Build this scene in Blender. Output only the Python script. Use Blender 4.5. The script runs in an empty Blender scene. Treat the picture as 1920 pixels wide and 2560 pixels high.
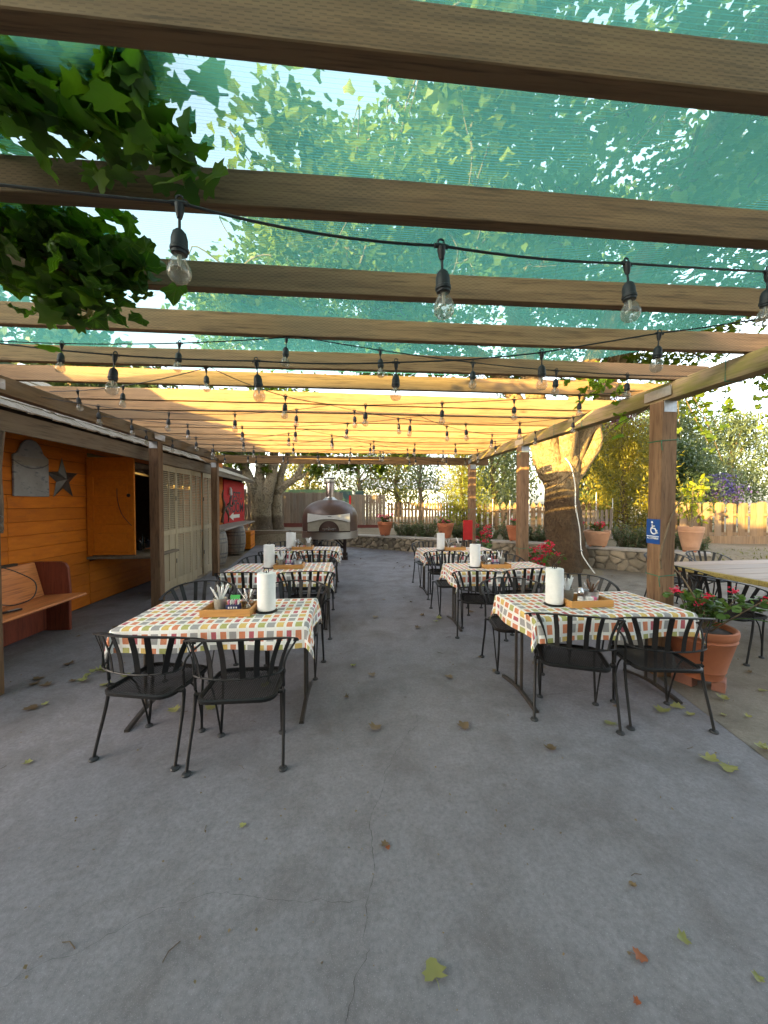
import bpy, math, random
import numpy as np
from mathutils import Vector, Matrix, noise
R = math.radians
random.seed(7); rng = np.random.default_rng(7)
SC = bpy.context.scene
COL = SC.collection
# ------------------------------------------------------------------ camera, sky, sun, exposure
cam = bpy.data.cameras.new('camera'); camo = bpy.data.objects.new('camera', cam); COL.objects.link(camo)
camo.location = (0, 0, 1.6); camo.rotation_euler = (R(90 - 1.42), 0, R(-4.9))
cam.sensor_fit = 'HORIZONTAL'; cam.sensor_width = 36; cam.lens = 930 / 1920 * 36
cam.clip_start = .02; cam.clip_end = 2000
SC.camera = camo
SUN_EL, SUN_AZ = 10.0, 52.0            # light travels towards +x (sin) and +y (cos)
W = bpy.data.worlds.new('World'); SC.world = W; W.use_nodes = True
wn = W.node_tree; bgn = wn.nodes['Background']
sky = wn.nodes.new('ShaderNodeTexSky'); sky.sky_type = 'NISHITA'; sky.sun_disc = False
sky.sun_elevation = R(SUN_EL); sky.sun_rotation = R(180 + SUN_AZ)
sky.air_density = 1.0; sky.dust_density = 2.5; sky.ozone_density = 1.0
hsv = wn.nodes.new('ShaderNodeHueSaturation'); hsv.inputs['Saturation'].default_value = .55
wn.links.new(sky.outputs[0], hsv.inputs['Color']); wn.links.new(hsv.outputs[0], bgn.inputs[0]); bgn.inputs[1].default_value = .15
sl = bpy.data.lights.new('sun', 'SUN'); sl.energy = 3.8; sl.angle = R(.55); sl.color = (1, .71, .21)
so = bpy.data.objects.new('sun', sl); COL.objects.link(so)
ld = Vector((math.sin(R(SUN_AZ)) * math.cos(R(SUN_EL)), math.cos(R(SUN_AZ)) * math.cos(R(SUN_EL)), -math.sin(R(SUN_EL))))
so.rotation_euler = ld.to_track_quat('-Z', 'Y').to_euler(); so.location = (-20, -15, 12)
vs = SC.view_settings; vs.view_transform = 'Standard'; vs.look = 'None'; vs.gamma = 1; vs.use_curve_mapping = False
vs.exposure = 3.2
# ------------------------------------------------------------------ helpers
def setp(o, label=None, cat=None, group=None, kind=None):
    if label: o['label'] = label
    if cat: o['category'] = cat
    if group: o['group'] = group
    if kind: o['kind'] = kind
    return o
def thing(name, label, cat, loc=(0, 0, 0), rotz=0, group=None):
    o = bpy.data.objects.new(name, None); COL.objects.link(o); o.empty_display_size = .1
    o.location = loc; o.rotation_euler = (0, 0, rotz)
    return setp(o, label, cat, group)
def add(name, data, parent=None, loc=None, rot=None, scale=None):
    o = bpy.data.objects.new(name, data); COL.objects.link(o)
    if parent: o.parent = parent
    if loc is not None: o.location = loc
    if rot is not None: o.rotation_euler = rot
    if scale is not None: o.scale = scale if hasattr(scale, '__len__') else (scale,) * 3
    return o
def kids(o): return [c for c in bpy.data.objects if c.parent == o]
def copy_tree(o, parent=None, _map=None):
    c = o.copy(); COL.objects.link(c); c.parent = parent
    for ch in o.children: copy_tree(ch, c)
    return c
def spl(P, n=6):
    P = [Vector(p) for p in P]; out = []
    for i in range(len(P) - 1):
        a = P[max(i - 1, 0)]; b = P[i]; c = P[i + 1]; d = P[min(i + 2, len(P) - 1)]
        for k in range(n):
            t = k / n
            out.append(.5 * ((2 * b) + (c - a) * t + (2 * a - 5 * b + 4 * c - d) * t * t + (3 * b - a - 3 * c + d) * t ** 3))
    out.append(P[-1]); return out
def lerp1(xs, n):
    out = []
    for i in range(len(xs) - 1):
        for k in range(n): out.append(xs[i] + (xs[i + 1] - xs[i]) * k / n)
    return out + [xs[-1]]
class MB:
    def __init__(s): s.v = []; s.f = []; s.uv = None; s.mi = []
    def box(s, c, d, rz=0, M=None):
        n = len(s.v); hx, hy, hz = d[0] / 2, d[1] / 2, d[2] / 2
        m = M or Matrix.Rotation(rz, 3, 'Z')
        for z in (-hz, hz):
            for x, y in ((-hx, -hy), (hx, -hy), (hx, hy), (-hx, hy)):
                s.v.append(Vector(c) + m @ Vector((x, y, z)))
        for q in ((3, 2, 1, 0), (4, 5, 6, 7), (0, 1, 5, 4), (1, 2, 6, 5), (2, 3, 7, 6), (3, 0, 4, 7)): s.f.append([n + i for i in q])
        return s
    def sweep(s, path, prof, up=(0, 0, 1), scale=None, cap=True, closed=False):
        path = [Vector(p) for p in path]; n0 = len(s.v); k = len(prof); N = len(path)
        up = Vector(up) if not isinstance(up, list) else up
        for i, p in enumerate(path):
            if closed: t = path[(i + 1) % N] - path[i - 1]
            else: t = path[min(i + 1, N - 1)] - path[max(i - 1, 0)]
            t.normalize()
            u = up[i] if isinstance(up, list) else up
            sd = t.cross(u)
            if sd.length < 1e-4: sd = t.cross(Vector((1, .01, 0)))
            sd.normalize(); uu = sd.cross(t)
            r = 1 if scale is None else scale[i]
            for a, b in prof: s.v.append(p + sd * (a * r) + uu * (b * r))
        for i in range(N if closed else N - 1):
            for j in range(k):
                a = n0 + i * k + j; b = n0 + i * k + (j + 1) % k
                i2 = (i + 1) % N
                c = n0 + i2 * k + (j + 1) % k; d = n0 + i2 * k + j
                s.f.append([a, b, c, d])
        if cap and not closed:
            s.f.append([n0 + j for j in range(k)][::-1]); s.f.append([n0 + (N - 1) * k + j for j in range(k)])
        return s
    def tube(s, path, r, seg=8, cap=True, closed=False, up=(0, 0, 1)):
        pr = [(math.cos(2 * math.pi * j / seg), math.sin(2 * math.pi * j / seg)) for j in range(seg)]
        sc = list(r) if hasattr(r, '__len__') else [r] * len(path)
        return s.sweep(path, pr, up, sc, cap, closed)
    def bar(s, path, w, t, up=(0, 0, 1), scale=None, closed=False):
        return s.sweep(path, [(-w / 2, -t / 2), (w / 2, -t / 2), (w / 2, t / 2), (-w / 2, t / 2)], up, scale, True, closed)
    def lathe(s, prof, seg=24, c=(0, 0, 0), cap=True):
        n0 = len(s.v); k = len(prof)
        for i in range(seg):
            a = 2 * math.pi * i / seg
            for r, z in prof: s.v.append(Vector((c[0] + r * math.cos(a), c[1] + r * math.sin(a), c[2] + z)))
        for i in range(seg):
            for j in range(k - 1):
                a = n0 + i * k + j; b = n0 + ((i + 1) % seg) * k + j
                s.f.append([a, b, b + 1, a + 1])
        if cap:
            if prof[0][0] > 1e-5: s.f.append([n0 + i * k for i in range(seg)][::-1])
            if prof[-1][0] > 1e-5: s.f.append([n0 + i * k + k - 1 for i in range(seg)])
        return s
    def prism(s, poly, O, ax, ay, th):
        """poly 2-d, placed at O with axes ax, ay, thickness th along ax x ay (both ways from O plane: 0..th)"""
        O = Vector(O); ax = Vector(ax); ay = Vector(ay); nn = ax.cross(ay).normalized(); n0 = len(s.v); k = len(poly)
        for h in (0, th):
            for a, b in poly: s.v.append(O + ax * a + ay * b + nn * h)
        s.f.append([n0 + i for i in range(k)][::-1]); s.f.append([n0 + k + i for i in range(k)])
        for i in range(k): j = (i + 1) % k; s.f.append([n0 + i, n0 + j, n0 + k + j, n0 + k + i])
        return s
    def quad(s, a, b, c, d):
        n = len(s.v); s.v += [Vector(a), Vector(b), Vector(c), Vector(d)]; s.f.append([n, n + 1, n + 2, n + 3]); return s
    def mesh(s, name, mat, smooth=False, bevel=0, bseg=1):
        me = bpy.data.meshes.new(name); me.from_pydata([tuple(v) for v in s.v], [], s.f)
        if bevel:
            import bmesh
            bm = bmesh.new(); bm.from_mesh(me)
            bmesh.ops.bevel(bm, geom=list(bm.edges), offset=bevel, segments=bseg, affect='EDGES', profile=.5)
            bm.to_mesh(me); bm.free()
        me.materials.append(mat)
        if smooth:
            me.polygons.foreach_set('use_smooth', [True] * len(me.polygons))
            if smooth != 'all':
                try: me.set_sharp_from_angle(angle=R(38))
                except Exception: pass
        me.update(); return me
    def build(s, name, mat, parent=None, smooth=False, loc=None, rot=None, bevel=0, bseg=1):
        return add(name, s.mesh(name, mat, smooth, bevel, bseg), parent, loc, rot)
def instmesh(name, tv, tf, T, mat, smooth=False, uvs=False):
    """many copies of a template (tv k x 3, tf list of equal-length faces) with matrices T (n,3,4) as one mesh"""
    tv = np.asarray(tv, float); n = len(T); k = len(tv)
    V = np.einsum('nij,kj->nki', T[:, :, :3], tv) + T[:, None, :, 3]
    V = V.reshape(-1, 3); L = len(tf[0]); F = np.asarray(tf, int)
    FF = (F[None] + (np.arange(n) * k)[:, None, None]).reshape(-1)
    me = bpy.data.meshes.new(name)
    me.vertices.add(len(V)); me.vertices.foreach_set('co', V.reshape(-1))
    nf = len(FF) // L
    me.loops.add(len(FF)); me.loops.foreach_set('vertex_index', FF)
    me.polygons.add(nf); me.polygons.foreach_set('loop_start', np.arange(nf) * L)
    me.materials.append(mat)
    at = me.attributes.new('rnd', 'FLOAT', 'POINT'); at.data.foreach_set('value', np.repeat(rng.random(n), k))
    me.update(calc_edges=True); me.validate()
    if smooth: me.polygons.foreach_set('use_smooth', [True] * nf)
    return me
def rotmats(n, up_bias=0.0, tilt=1.2):
    """random orientation: leaf normal within tilt of +z, random spin"""
    a = rng.random(n) * 2 * np.pi; t = np.abs(rng.normal(0, tilt, n)); p = rng.random(n) * 2 * np.pi
    nz = np.stack([np.sin(t) * np.cos(p), np.sin(t) * np.sin(p), np.cos(t)], 1)
    ref = np.stack([np.cos(a), np.sin(a), np.zeros(n)], 1)
    x = ref - nz * (ref * nz).sum(1, keepdims=True); x /= np.linalg.norm(x, axis=1, keepdims=True) + 1e-9
    y = np.cross(nz, x)
    return np.stack([x, y, nz], 2)
def TR(Rm, s, P):
    T = np.zeros((len(P), 3, 4)); T[:, :, :3] = Rm * np.asarray(s)[:, None, None]; T[:, :, 3] = P; return T
# ------------------------------------------------------------------ materials
class NT:
    def __init__(s, name):
        s.m = bpy.data.materials.new(name); s.m.use_nodes = True; s.t = s.m.node_tree; s.n = s.t.nodes; s.b = s.n['Principled BSDF']
        s._tc = None
    def node(s, ty, **kw):
        n = s.n.new(ty)
        for k, v in kw.items(): setattr(n, k, v)
        return n
    def link(s, a, b): s.t.links.new(a, b)
    def tc(s, which='Object'):
        if not s._tc: s._tc = s.node('ShaderNodeTexCoord')
        return s._tc.outputs[which]
    def mapping(s, vec, scale=(1, 1, 1), loc=None, rot=None):
        m = s.node('ShaderNodeMapping'); s.link(vec, m.inputs[0]); m.inputs['Scale'].default_value = scale
        if loc is not None:
            if hasattr(loc, 'links'): s.link(loc, m.inputs['Location'])
            else: m.inputs['Location'].default_value = loc
        if rot is not None: m.inputs['Rotation'].default_value = rot
        return m.outputs[0]
    def noise(s, vec, scale, detail=4, rough=.55, dist=0):
        n = s.node('ShaderNodeTexNoise'); s.link(vec, n.inputs['Vector']); n.inputs['Scale'].default_value = scale
        n.inputs['Detail'].default_value = detail; n.inputs['Roughness'].default_value = rough; n.inputs['Distortion'].default_value = dist
        return n.outputs[0]
    def ramp(s, fac, stops, interp='LINEAR'):
        r = s.node('ShaderNodeValToRGB'); s.link(fac, r.inputs[0]); cr = r.color_ramp; cr.interpolation = interp
        while len(cr.elements) < len(stops): cr.elements.new(.5)
        for e, (p, c) in zip(cr.elements, stops):
            e.position = p; e.color = (*c, 1) if hasattr(c, '__len__') else (c, c, c, 1)
        return r.outputs[0]
    def math(s, op, a, b=None, c=None):
        n = s.node('ShaderNodeMath', operation=op)
        for i, x in enumerate((a, b, c)):
            if x is None: continue
            if isinstance(x, (int, float)): n.inputs[i].default_value = x
            else: s.link(x, n.inputs[i])
        return n.outputs[0]
    def mix(s, fac, a, b, blend='MIX'):
        n = s.node('ShaderNodeMix', data_type='RGBA', blend_type=blend)
        for idx, x in ((0, fac), (6, a), (7, b)):
            if isinstance(x, (int, float)): n.inputs[idx].default_value = x
            elif hasattr(x, '__len__'): n.inputs[idx].default_value = (*x, 1)
            else: s.link(x, n.inputs[idx])
        return n.outputs[2]
    def bump(s, h, strength=.3, dist=.01, chain=None):
        n = s.node('ShaderNodeBump'); n.inputs['Strength'].default_value = strength; n.inputs['Distance'].default_value = dist
        s.link(h, n.inputs['Height'])
        if chain is not None: s.link(chain, n.inputs['Normal'])
        s.link(n.outputs[0], s.b.inputs['Normal']); return n.outputs[0]
    def rand(s):
        return s.node('ShaderNodeObjectInfo').outputs['Random']
    def rvec(s, k=37):
        c = s.node('ShaderNodeCombineXYZ'); r = s.math('MULTIPLY', s.rand(), k)
        for i in range(3): s.link(r, c.inputs[i])
        return c.outputs[0]
    def sepxyz(s, v):
        n = s.node('ShaderNodeSeparateXYZ'); s.link(v, n.inputs[0]); return n.outputs
    def col(s, c): s.link(c, s.b.inputs['Base Color']) if not hasattr(c, '__len__') else None
    def put(s, rough=.6, metal=0, spec=None, trans=None, ior=None):
        s.b.inputs['Roughness'].default_value = rough; s.b.inputs['Metallic'].default_value = metal
        if spec is not None: s.b.inputs['Specular IOR Level'].default_value = spec
        if trans is not None: s.b.inputs['Transmission Weight'].default_value = trans
        if ior is not None: s.b.inputs['IOR'].default_value = ior
        return s.m
def mk(name, c1, c2=None, rough=.6, metal=0, scale=6, stretch=(1, 1, 1), bump=.15, bscale=40, bdist=.004, rv=.15, spec=None, detail=4):
    """two-tone noise colour, noise bump, small per-object brightness change"""
    s = NT(name); c2 = c2 or tuple(x * .7 for x in c1)
    v = s.mapping(s.tc(), stretch, s.rvec())
    f = s.noise(v, scale, detail)
    c = s.mix(s.ramp(f, [(.3, 0), (.7, 1)]), c1, c2)
    if rv: c = s.mix(1.0, c, s.ramp(s.rand(), [(0, 1 - rv), (1, 1 + rv)]), 'MULTIPLY')
    s.link(c, s.b.inputs['Base Color'])
    if bump: s.bump(s.noise(v, bscale, 3), bump, bdist)
    return s.put(rough, metal, spec)
def wood(name, c1, c2, dark, axis=0, ring=26, stretch=.06, rough=.75, knots=True, incise=False, bump=.35, grey=None, moss=None):
    """boards with grain along the given local axis"""
    s = NT(name); sc = [1, 1, 1]; sc[axis] = stretch
    base = s.tc(); off = s.rvec(53)
    v = s.mapping(base, tuple(sc), off)
    n1 = s.noise(v, ring, 5, .6, .6); n2 = s.noise(v, ring * 4, 4, .6); big = s.noise(s.mapping(base, (1, 1, 1), off), 1.3, 2)
    c = s.mix(s.ramp(n1, [(.32, 0), (.68, 1)]), c1, c2)
    c = s.mix(s.ramp(n2, [(.5, 0), (.72, .75)]), c, dark)
    if grey: c = s.mix(s.ramp(big, [(.4, 0), (.75, .7)]), c, grey)
    h = s.math('ADD', n1, s.math('MULTIPLY', n2, .6))
    if knots:
        ks = [5, 5, 5]; ks[axis] = 1.5
        if name != 'post_wood': ks[{0: 1, 1: 0, 2: 1}[axis]] = 0
        vo = s.node('ShaderNodeTexVoronoi'); s.link(s.mapping(base, tuple(ks), off), vo.inputs['Vector']); vo.inputs['Scale'].default_value = 1
        vo.inputs['Randomness'].default_value = 1
        k = s.ramp(s.math('ADD', vo.outputs['Distance'], s.math('MULTIPLY', n2, .05)), [(.05, 1), (.085, .35), (.13, 0)])
        c = s.mix(s.math('MULTIPLY', k, .9), c, dark); h = s.math('SUBTRACT', h, k)
    if incise:
        x, y, z = s.sepxyz(base); zr = s.math('DIVIDE', z, .0085); fz = s.math('FRACT', zr)
        u = s.math('FRACT', s.math('ADD', s.math('DIVIDE', x, .034), s.math('MULTIPLY', s.math('FLOOR', zr), .5)))
        u = s.math('ADD', u, s.math('MULTIPLY', s.math('SUBTRACT', n2, .5), .35))
        d = s.math('MULTIPLY', s.math('LESS_THAN', u, .5), s.math('LESS_THAN', fz, .38))
        gn = s.sepxyz(s.tc('Normal'))[2]; d = s.math('MULTIPLY', d, s.math('LESS_THAN', s.math('ABSOLUTE', gn), .5))
        d = s.math('MULTIPLY', d, s.ramp(big, [(.35, .25), (.6, 1)]))
        c = s.mix(s.math('MULTIPLY', d, .4), c, dark); h = s.math('SUBTRACT', h, s.math('MULTIPLY', d, .45))
    if moss:
        mz = s.noise(s.mapping(base, (1.5, 1.5, 6), off), 2.2, 4)
        c = s.mix(s.ramp(mz, [(.42, 0), (.66, .8)]), c, moss)
    c = s.mix(1.0, c, s.ramp(s.rand(), [(0, .66 if incise else .82), (1, 1.18)]), 'MULTIPLY')
    s.link(c, s.b.inputs['Base Color']); s.bump(h, bump, .004)
    return s.put(rough, spec=.3)
def leafmat(name, c1, c2, trans=.45, rough=.5, tcol=None, veins=False):
    s = NT(name)
    a = s.node('ShaderNodeAttribute', attribute_name='rnd').outputs['Fac']
    r = s.math('FRACT', s.math('ADD', a, s.rand()))
    n = s.noise(s.tc(), 1.1, 2)
    f = s.math('ADD', s.math('MULTIPLY', r, .6), s.math('MULTIPLY', n, .5))
    c = s.mix(s.ramp(f, [(.2, 0), (.85, 1)]), c1, c2)
    if veins:
        x, y, z = s.sepxyz(s.tc()); an = s.math('ARCTAN2', x, s.math('ADD', y, .03)); ln = s.math('ABSOLUTE', s.math('SINE', s.math('MULTIPLY', an, 3.4)))
        c = s.mix(s.ramp(ln, [(.03, .55), (.14, 0)]), c, tuple(min(1, q * 1.9 + .02) for q in c2)); s.bump(s.math('ADD', ln, s.noise(s.tc(), 14, 3)), .35, .03)
    s.link(c, s.b.inputs['Base Color']); s.put(rough, spec=.35)
    tl = s.node('ShaderNodeBsdfTranslucent'); s.link(s.mix(1.0, c, tcol or (1.5, 1.45, .55), 'MULTIPLY'), tl.inputs[0])
    mx = s.node('ShaderNodeMixShader'); mx.inputs[0].default_value = trans
    s.link(s.b.outputs[0], mx.inputs[1]); s.link(tl.outputs[0], mx.inputs[2])
    s.link(mx.outputs[0], s.n['Material Output'].inputs[0]); return s.m
def plain(name, c, rough=.5, metal=0, spec=None):
    s = NT(name); s.b.inputs['Base Color'].default_value = (*c, 1); return s.put(rough, metal, spec)
M = {}
M['rafter'] = wood('rafter_wood', (.31, .185, .088), (.185, .106, .05), (.04, .022, .012), 0, 22, .05, incise=True, grey=(.20, .138, .08))
M['rafter_y'] = wood('beam_wood', (.28, .18, .10), (.21, .135, .075), (.07, .04, .025), 1, 22, .05, grey=(.2, .16, .11))
M['beam_moss'] = wood('mossy_beam_wood', (.34, .25, .13), (.26, .18, .10), (.08, .05, .03), 1, 22, .05, moss=(.20, .18, .035))
M['post'] = wood('post_wood', (.25, .145, .078), (.14, .076, .04), (.05, .025, .015), 2, 11, .11)
M['concrete'] = None
M['black'] = mk('black_metal', (.006, .006, .007), (.011, .009, .008), .5, 0, 30, bump=.1, bscale=200, rv=.1, spec=.35)
M['cable'] = plain('cable_rubber', (.012, .013, .015), .55)
# ================================================================== SETTING
def concrete(name, c1, c2, stain):
    s = NT(name); v = s.tc()
    big = s.noise(v, .55, 4, .6, .3); mid = s.noise(v, 2.6, 6, .65, .4); fine = s.noise(v, 45, 5, .7); gr = s.noise(v, 260, 2, .6)
    c = s.mix(s.ramp(big, [(.3, 0), (.7, 1)]), c1, c2)
    c = s.mix(s.ramp(mid, [(.46, 0), (.74, .7)]), c, stain)
    c = s.mix(s.ramp(s.noise(v, 11, 6, .7, .5), [(.42, .0), (.62, .28)]), c, tuple(x * .6 for x in c2))
    c = s.mix(s.ramp(fine, [(.35, .55), (.6, 0)]), c, tuple(x * .45 for x in c1))
    c = s.mix(s.ramp(gr, [(.60, 0), (.76, .6)]), c, tuple(min(1, x * 1.9) for x in c1))
    spots = s.node('ShaderNodeTexVoronoi'); s.link(s.mapping(v, (1, 1, 1)), spots.inputs['Vector']); spots.inputs['Scale'].default_value = 3.1
    c = s.mix(s.ramp(spots.outputs['Distance'], [(.02, .6), (.06, 0)]), c, stain)
    s.link(c, s.b.inputs['Base Color'])
    pit = s.noise(v, 85, 4, .75, .6); c = s.mix(s.ramp(pit, [(.30, .75), (.40, 0)]), c, tuple(x * .3 for x in c2)); blot = s.noise(v, 5.5, 5, .7, 1.0); c = s.mix(s.ramp(blot, [(.52, 0), (.68, .55)]), c, stain)
    s.link(s.ramp(mid, [(.3, .62), (.7, .85)]), s.b.inputs['Roughness'])
    s.bump(s.math('ADD', s.math('MULTIPLY', fine, .6), s.math('MULTIPLY', gr, .5)), .5, .003)
    s.b.inputs['Specular IOR Level'].default_value = .3
    return s.m
M['concrete'] = concrete('patio_concrete', (.24, .224, .238), (.18, .167, .179), (.10, .08, .07))
M['concrete_tan'] = concrete('tan_concrete', (.24, .205, .16), (.185, .155, .12), (.10, .08, .06))
def dirt(name):
    s = NT(name); v = s.tc(); big = s.noise(v, .5, 4); f = s.noise(v, 14, 6, .7); g = s.noise(v, 90, 3)
    c = s.mix(s.ramp(big, [(.35, 0), (.65, 1)]), (.27, .215, .15), (.2, .165, .11))
    c = s.mix(s.ramp(f, [(.5, 0), (.72, .8)]), c, (.09, .07, .045)); c = s.mix(s.ramp(g, [(.62, 0), (.8, .6)]), c, (.36, .3, .2))
    s.link(c, s.b.inputs['Base Color']); s.bump(s.math('ADD', f, g), .6, .02); return s.put(.95, spec=.15)
M['dirt'] = dirt('bare_dirt')
def sheet(name, pts, z, mat):
    me = bpy.data.meshes.new(name); me.from_pydata([(x, y, z) for x, y in pts], [], [list(range(len(pts)))]); me.materials.append(mat); me.update()
    return setp(add(name, me), kind='structure')
setp(MB().quad((-400, -400, -.06), (400, -400, -.06), (400, 600, -.06), (-400, 600, -.06)).build('ground', M['dirt']), kind='structure')
jx = lambda y: 2.57 + (y - 2.06) * .2
patio = sheet('patio', [(-4.6, -3.5), (jx(-3.5), -3.5), (jx(2.0), 2.0), (jx(5), 5), (jx(9.6), 9.6), (4.42, 10.5), (3.4, 11.2), (2.2, 12.0), (.4, 13.3), (-1.2, 13.9), (-3.62, 14.4), (-3.05, 9.4), (-3.3, 8.95), (-4.6, 8.95)], 0, M['concrete'])
sidep = sheet('side_pavement', [(jx(-3.5) + .005, -3.5), (11, -3.5), (10, 4.6), (7.4, 7.3), (6.8, 7.9), (5.8, 8.95), (4.8, 10.15), (4.44, 10.45), (jx(9.6) + .005, 9.6), (jx(5) + .005, 5), (jx(2) + .005, 2.0)], 0, M['concrete_tan'])
M['crack'] = plain('crack_dark', (.055, .052, .05), .95)
def crack(pts, w, seed, parent=None):
    random.seed(seed); P = spl([(x, y, 0) for x, y in pts], 16); b = MB(); L = []; Rr = []
    for i, p in enumerate(P):
        t = (P[min(i + 1, len(P) - 1)] - P[max(i - 1, 0)]).normalized(); n = Vector((-t.y, t.x, 0))
        o = n * (noise.noise(p * 9) * .03 + random.uniform(-.006, .006)); k = w * random.uniform(.15, 1.0) * (1 if .03 < i / len(P) < .97 else .3)
        L.append(p + o + n * k); Rr.append(p + o - n * k)
    for i in range(len(P) - 1):
        b.quad(L[i] + Vector((0, 0, .0035)), Rr[i] + Vector((0, 0, .0035)), Rr[i + 1] + Vector((0, 0, .0035)), L[i + 1] + Vector((0, 0, .0035)))
    b.build('crack', M['crack'], parent or patio)
crack([(-1.35, 1.2), (-1.0, 1.38), (-.62, 1.52), (-.3, 1.5), (.05, 1.45)], .0009, 1)
crack([(.05, 1.3), (.09, 1.6), (.1, 1.85), (.2, 2.15), (.28, 2.35), (.42, 2.55), (.5, 2.75)], .0013, 2)
crack([(1.2, 2.95), (1.7, 2.93), (2.2, 3.0), (2.7, 3.08)], .0018, 3)
crack([(.05, 1.3), (-.05, 1.05), (-.06, .9)], .0014, 4)
crack([(3.3, 5.9), (4.2, 6.4), (5.2, 6.7), (6.4, 6.6)], .008, 5, sidep)
# ---- terrace behind the stone wall (height field)
WL = [(-1.7, 14.1), (-.6, 13.75), (.4, 13.2), (2.1, 11.9), (3.3, 11.1), (4.8, 10.05), (5.8, 8.85), (6.8, 7.8), (7.5, 7.15)]
WP = [Vector((p.x, p.y)) for p in spl([(x, y, 0) for x, y in WL], 10)]
def wall_pos(s_):
    acc = 0
    for i in range(len(WP) - 1):
        d = (WP[i + 1] - WP[i]); L = d.length
        if acc + L >= s_ or i == len(WP) - 2:
            t = d / L; return WP[i] + t * (s_ - acc), Vector((t.y, -t.x)) * (1 if True else -1)
        acc += L
WLEN = sum((WP[i + 1] - WP[i]).length for i in range(len(WP) - 1))
def nrm(s_):
    p, n = wall_pos(s_)
    if n.y > 0 or (abs(n.y) < 1e-6 and n.x > 0): n = -n
    return p, n
wpn = np.array([[p.x, p.y] for p in WP] + [[9.2, 6.1], [11.5, 4.6], [15, 3.2], [24, 0]])
wpn = np.vstack([[-30, 15.0], [-6, 14.6], wpn])
def sdist(X, Y):
    best = np.full(X.shape, 1e9); sg = np.ones(X.shape); seg = np.zeros(X.shape, int)
    for i in range(len(wpn) - 1):
        a = wpn[i]; d = wpn[i + 1] - a; L2 = d @ d
        t = np.clip(((X - a[0]) * d[0] + (Y - a[1]) * d[1]) / L2, 0, 1)
        px = X - a[0] - t * d[0]; py = Y - a[1] - t * d[1]; dd = np.hypot(px, py)
        cr = d[0] * (Y - a[1]) - d[1] * (X - a[0])
        m = dd < best; best = np.where(m, dd, best); sg = np.where(m, np.sign(cr), sg); seg = np.where(m, i, seg)
    return best * sg, seg
gx = np.arange(-12, 24.01, .16); gy = np.arange(4, 26.01, .16); GX, GY = np.meshgrid(gx, gy)
SD, SEG = sdist(GX, GY); last = 2 + len(WP) - 2
wid = np.where(SEG > last, 1.6, .22); off_ = np.where(SEG > last, .3, -.08)
tt = np.clip((SD + off_) / wid, 0, 1); HH = .47 * tt * tt * (3 - 2 * tt) - .045
HH += np.where(SD > .4, .018 * np.sin(GX * 2.1 + GY) * np.cos(GY * 1.7 - GX * .6), 0)
def terr_z(x, y):
    i = int(round((x + 12) / .16)); j = int(round((y - 4) / .16)); return float(HH[min(max(j, 0), len(gy) - 1), min(max(i, 0), len(gx) - 1)])
nxg, nyg = len(gx), len(gy)
me = bpy.data.meshes.new('terrace'); V = np.stack([GX, GY, HH], 2).reshape(-1, 3)
idx = np.arange(nxg * nyg).reshape(nyg, nxg); keep = (SD > -.05)
q = np.stack([idx[:-1, :-1], idx[:-1, 1:], idx[1:, 1:], idx[1:, :-1]], 2)[keep[:-1, :-1] | keep[1:, 1:] | keep[:-1, 1:] | keep[1:, :-1]]
me.from_pydata(V.tolist(), [], q.tolist()); me.materials.append(M['dirt']); me.polygons.foreach_set('use_smooth', [True] * len(me.polygons))
setp(add('terrace', me), kind='structure')
# ---- stone retaining wall
M['stone'] = mk('field_stone', (.27, .215, .145), (.17, .14, .10), .85, 0, 5, bump=.6, bscale=30, bdist=.01, rv=.35)
M['mortar'] = mk('wall_mortar', (.13, .11, .085), (.2, .17, .13), .95, 0, 12, bump=.5, bscale=60)
M['coping'] = mk('coping_concrete', (.33, .30, .26), (.25, .22, .19), .9, 0, 6, bump=.4, bscale=50)
wall = thing('stone_retaining_wall', 'low curved retaining wall of irregular tan field stones with concrete cap', 'wall')
wtop = lambda s_: .43 + .1 * s_ / WLEN
def wpt(s_, z, d):
    p, n = nrm(max(0, min(WLEN, s_))); return Vector((p.x + n.x * d, p.y + n.y * d, z))
ns = 60; b = MB(); cp = MB()
for k in range(ns):
    s0, s1 = WLEN * k / ns, WLEN * (k + 1) / ns; z0, z1 = wtop(s0) - .05, wtop(s1) - .05
    b.quad(wpt(s0, -.05, 0), wpt(s1, -.05, 0), wpt(s1, z1, 0), wpt(s0, z0, 0)); b.quad(wpt(s0, z0, 0), wpt(s1, z1, 0), wpt(s1, z1, -.3), wpt(s0, z0, -.3))
b.quad(wpt(WLEN, -.05, 0), wpt(WLEN, -.05, -.3), wpt(WLEN, wtop(WLEN) - .05, -.3), wpt(WLEN, wtop(WLEN) - .05, 0))
b.build('mortar_core', M['mortar'], wall)
cp.sweep([wpt(WLEN * k / ns, wtop(WLEN * k / ns) - .02, -.13) for k in range(ns + 1)], [(-.19, -.028), (.19, -.028), (.185, .028), (-.185, .028)])
cp.build('coping', M['coping'], wall, bevel=.004)
def clip(poly, a, n):
    out = []
    for i in range(len(poly)):
        p, q_ = poly[i], poly[(i + 1) % len(poly)]
        dp = (p - a) @ n; dq = (q_ - a) @ n
        if dp <= 0: out.append(p)
        if dp * dq < 0: out.append(p + (q_ - p) * (dp / (dp - dq)))
    return out
seeds = []; rr_ = np.random.default_rng(5)
tries = 0
while len(seeds) < 150 and tries < 9000:
    tries += 1; c = np.array([rr_.uniform(0, WLEN), rr_.uniform(-.02, .44)])
    if all(np.hypot((c[0] - o[0]) * .75, c[1] - o[1]) > .13 + .05 * ((len(seeds) * 37 % 10) / 10) for o in seeds): seeds.append(c)
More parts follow.
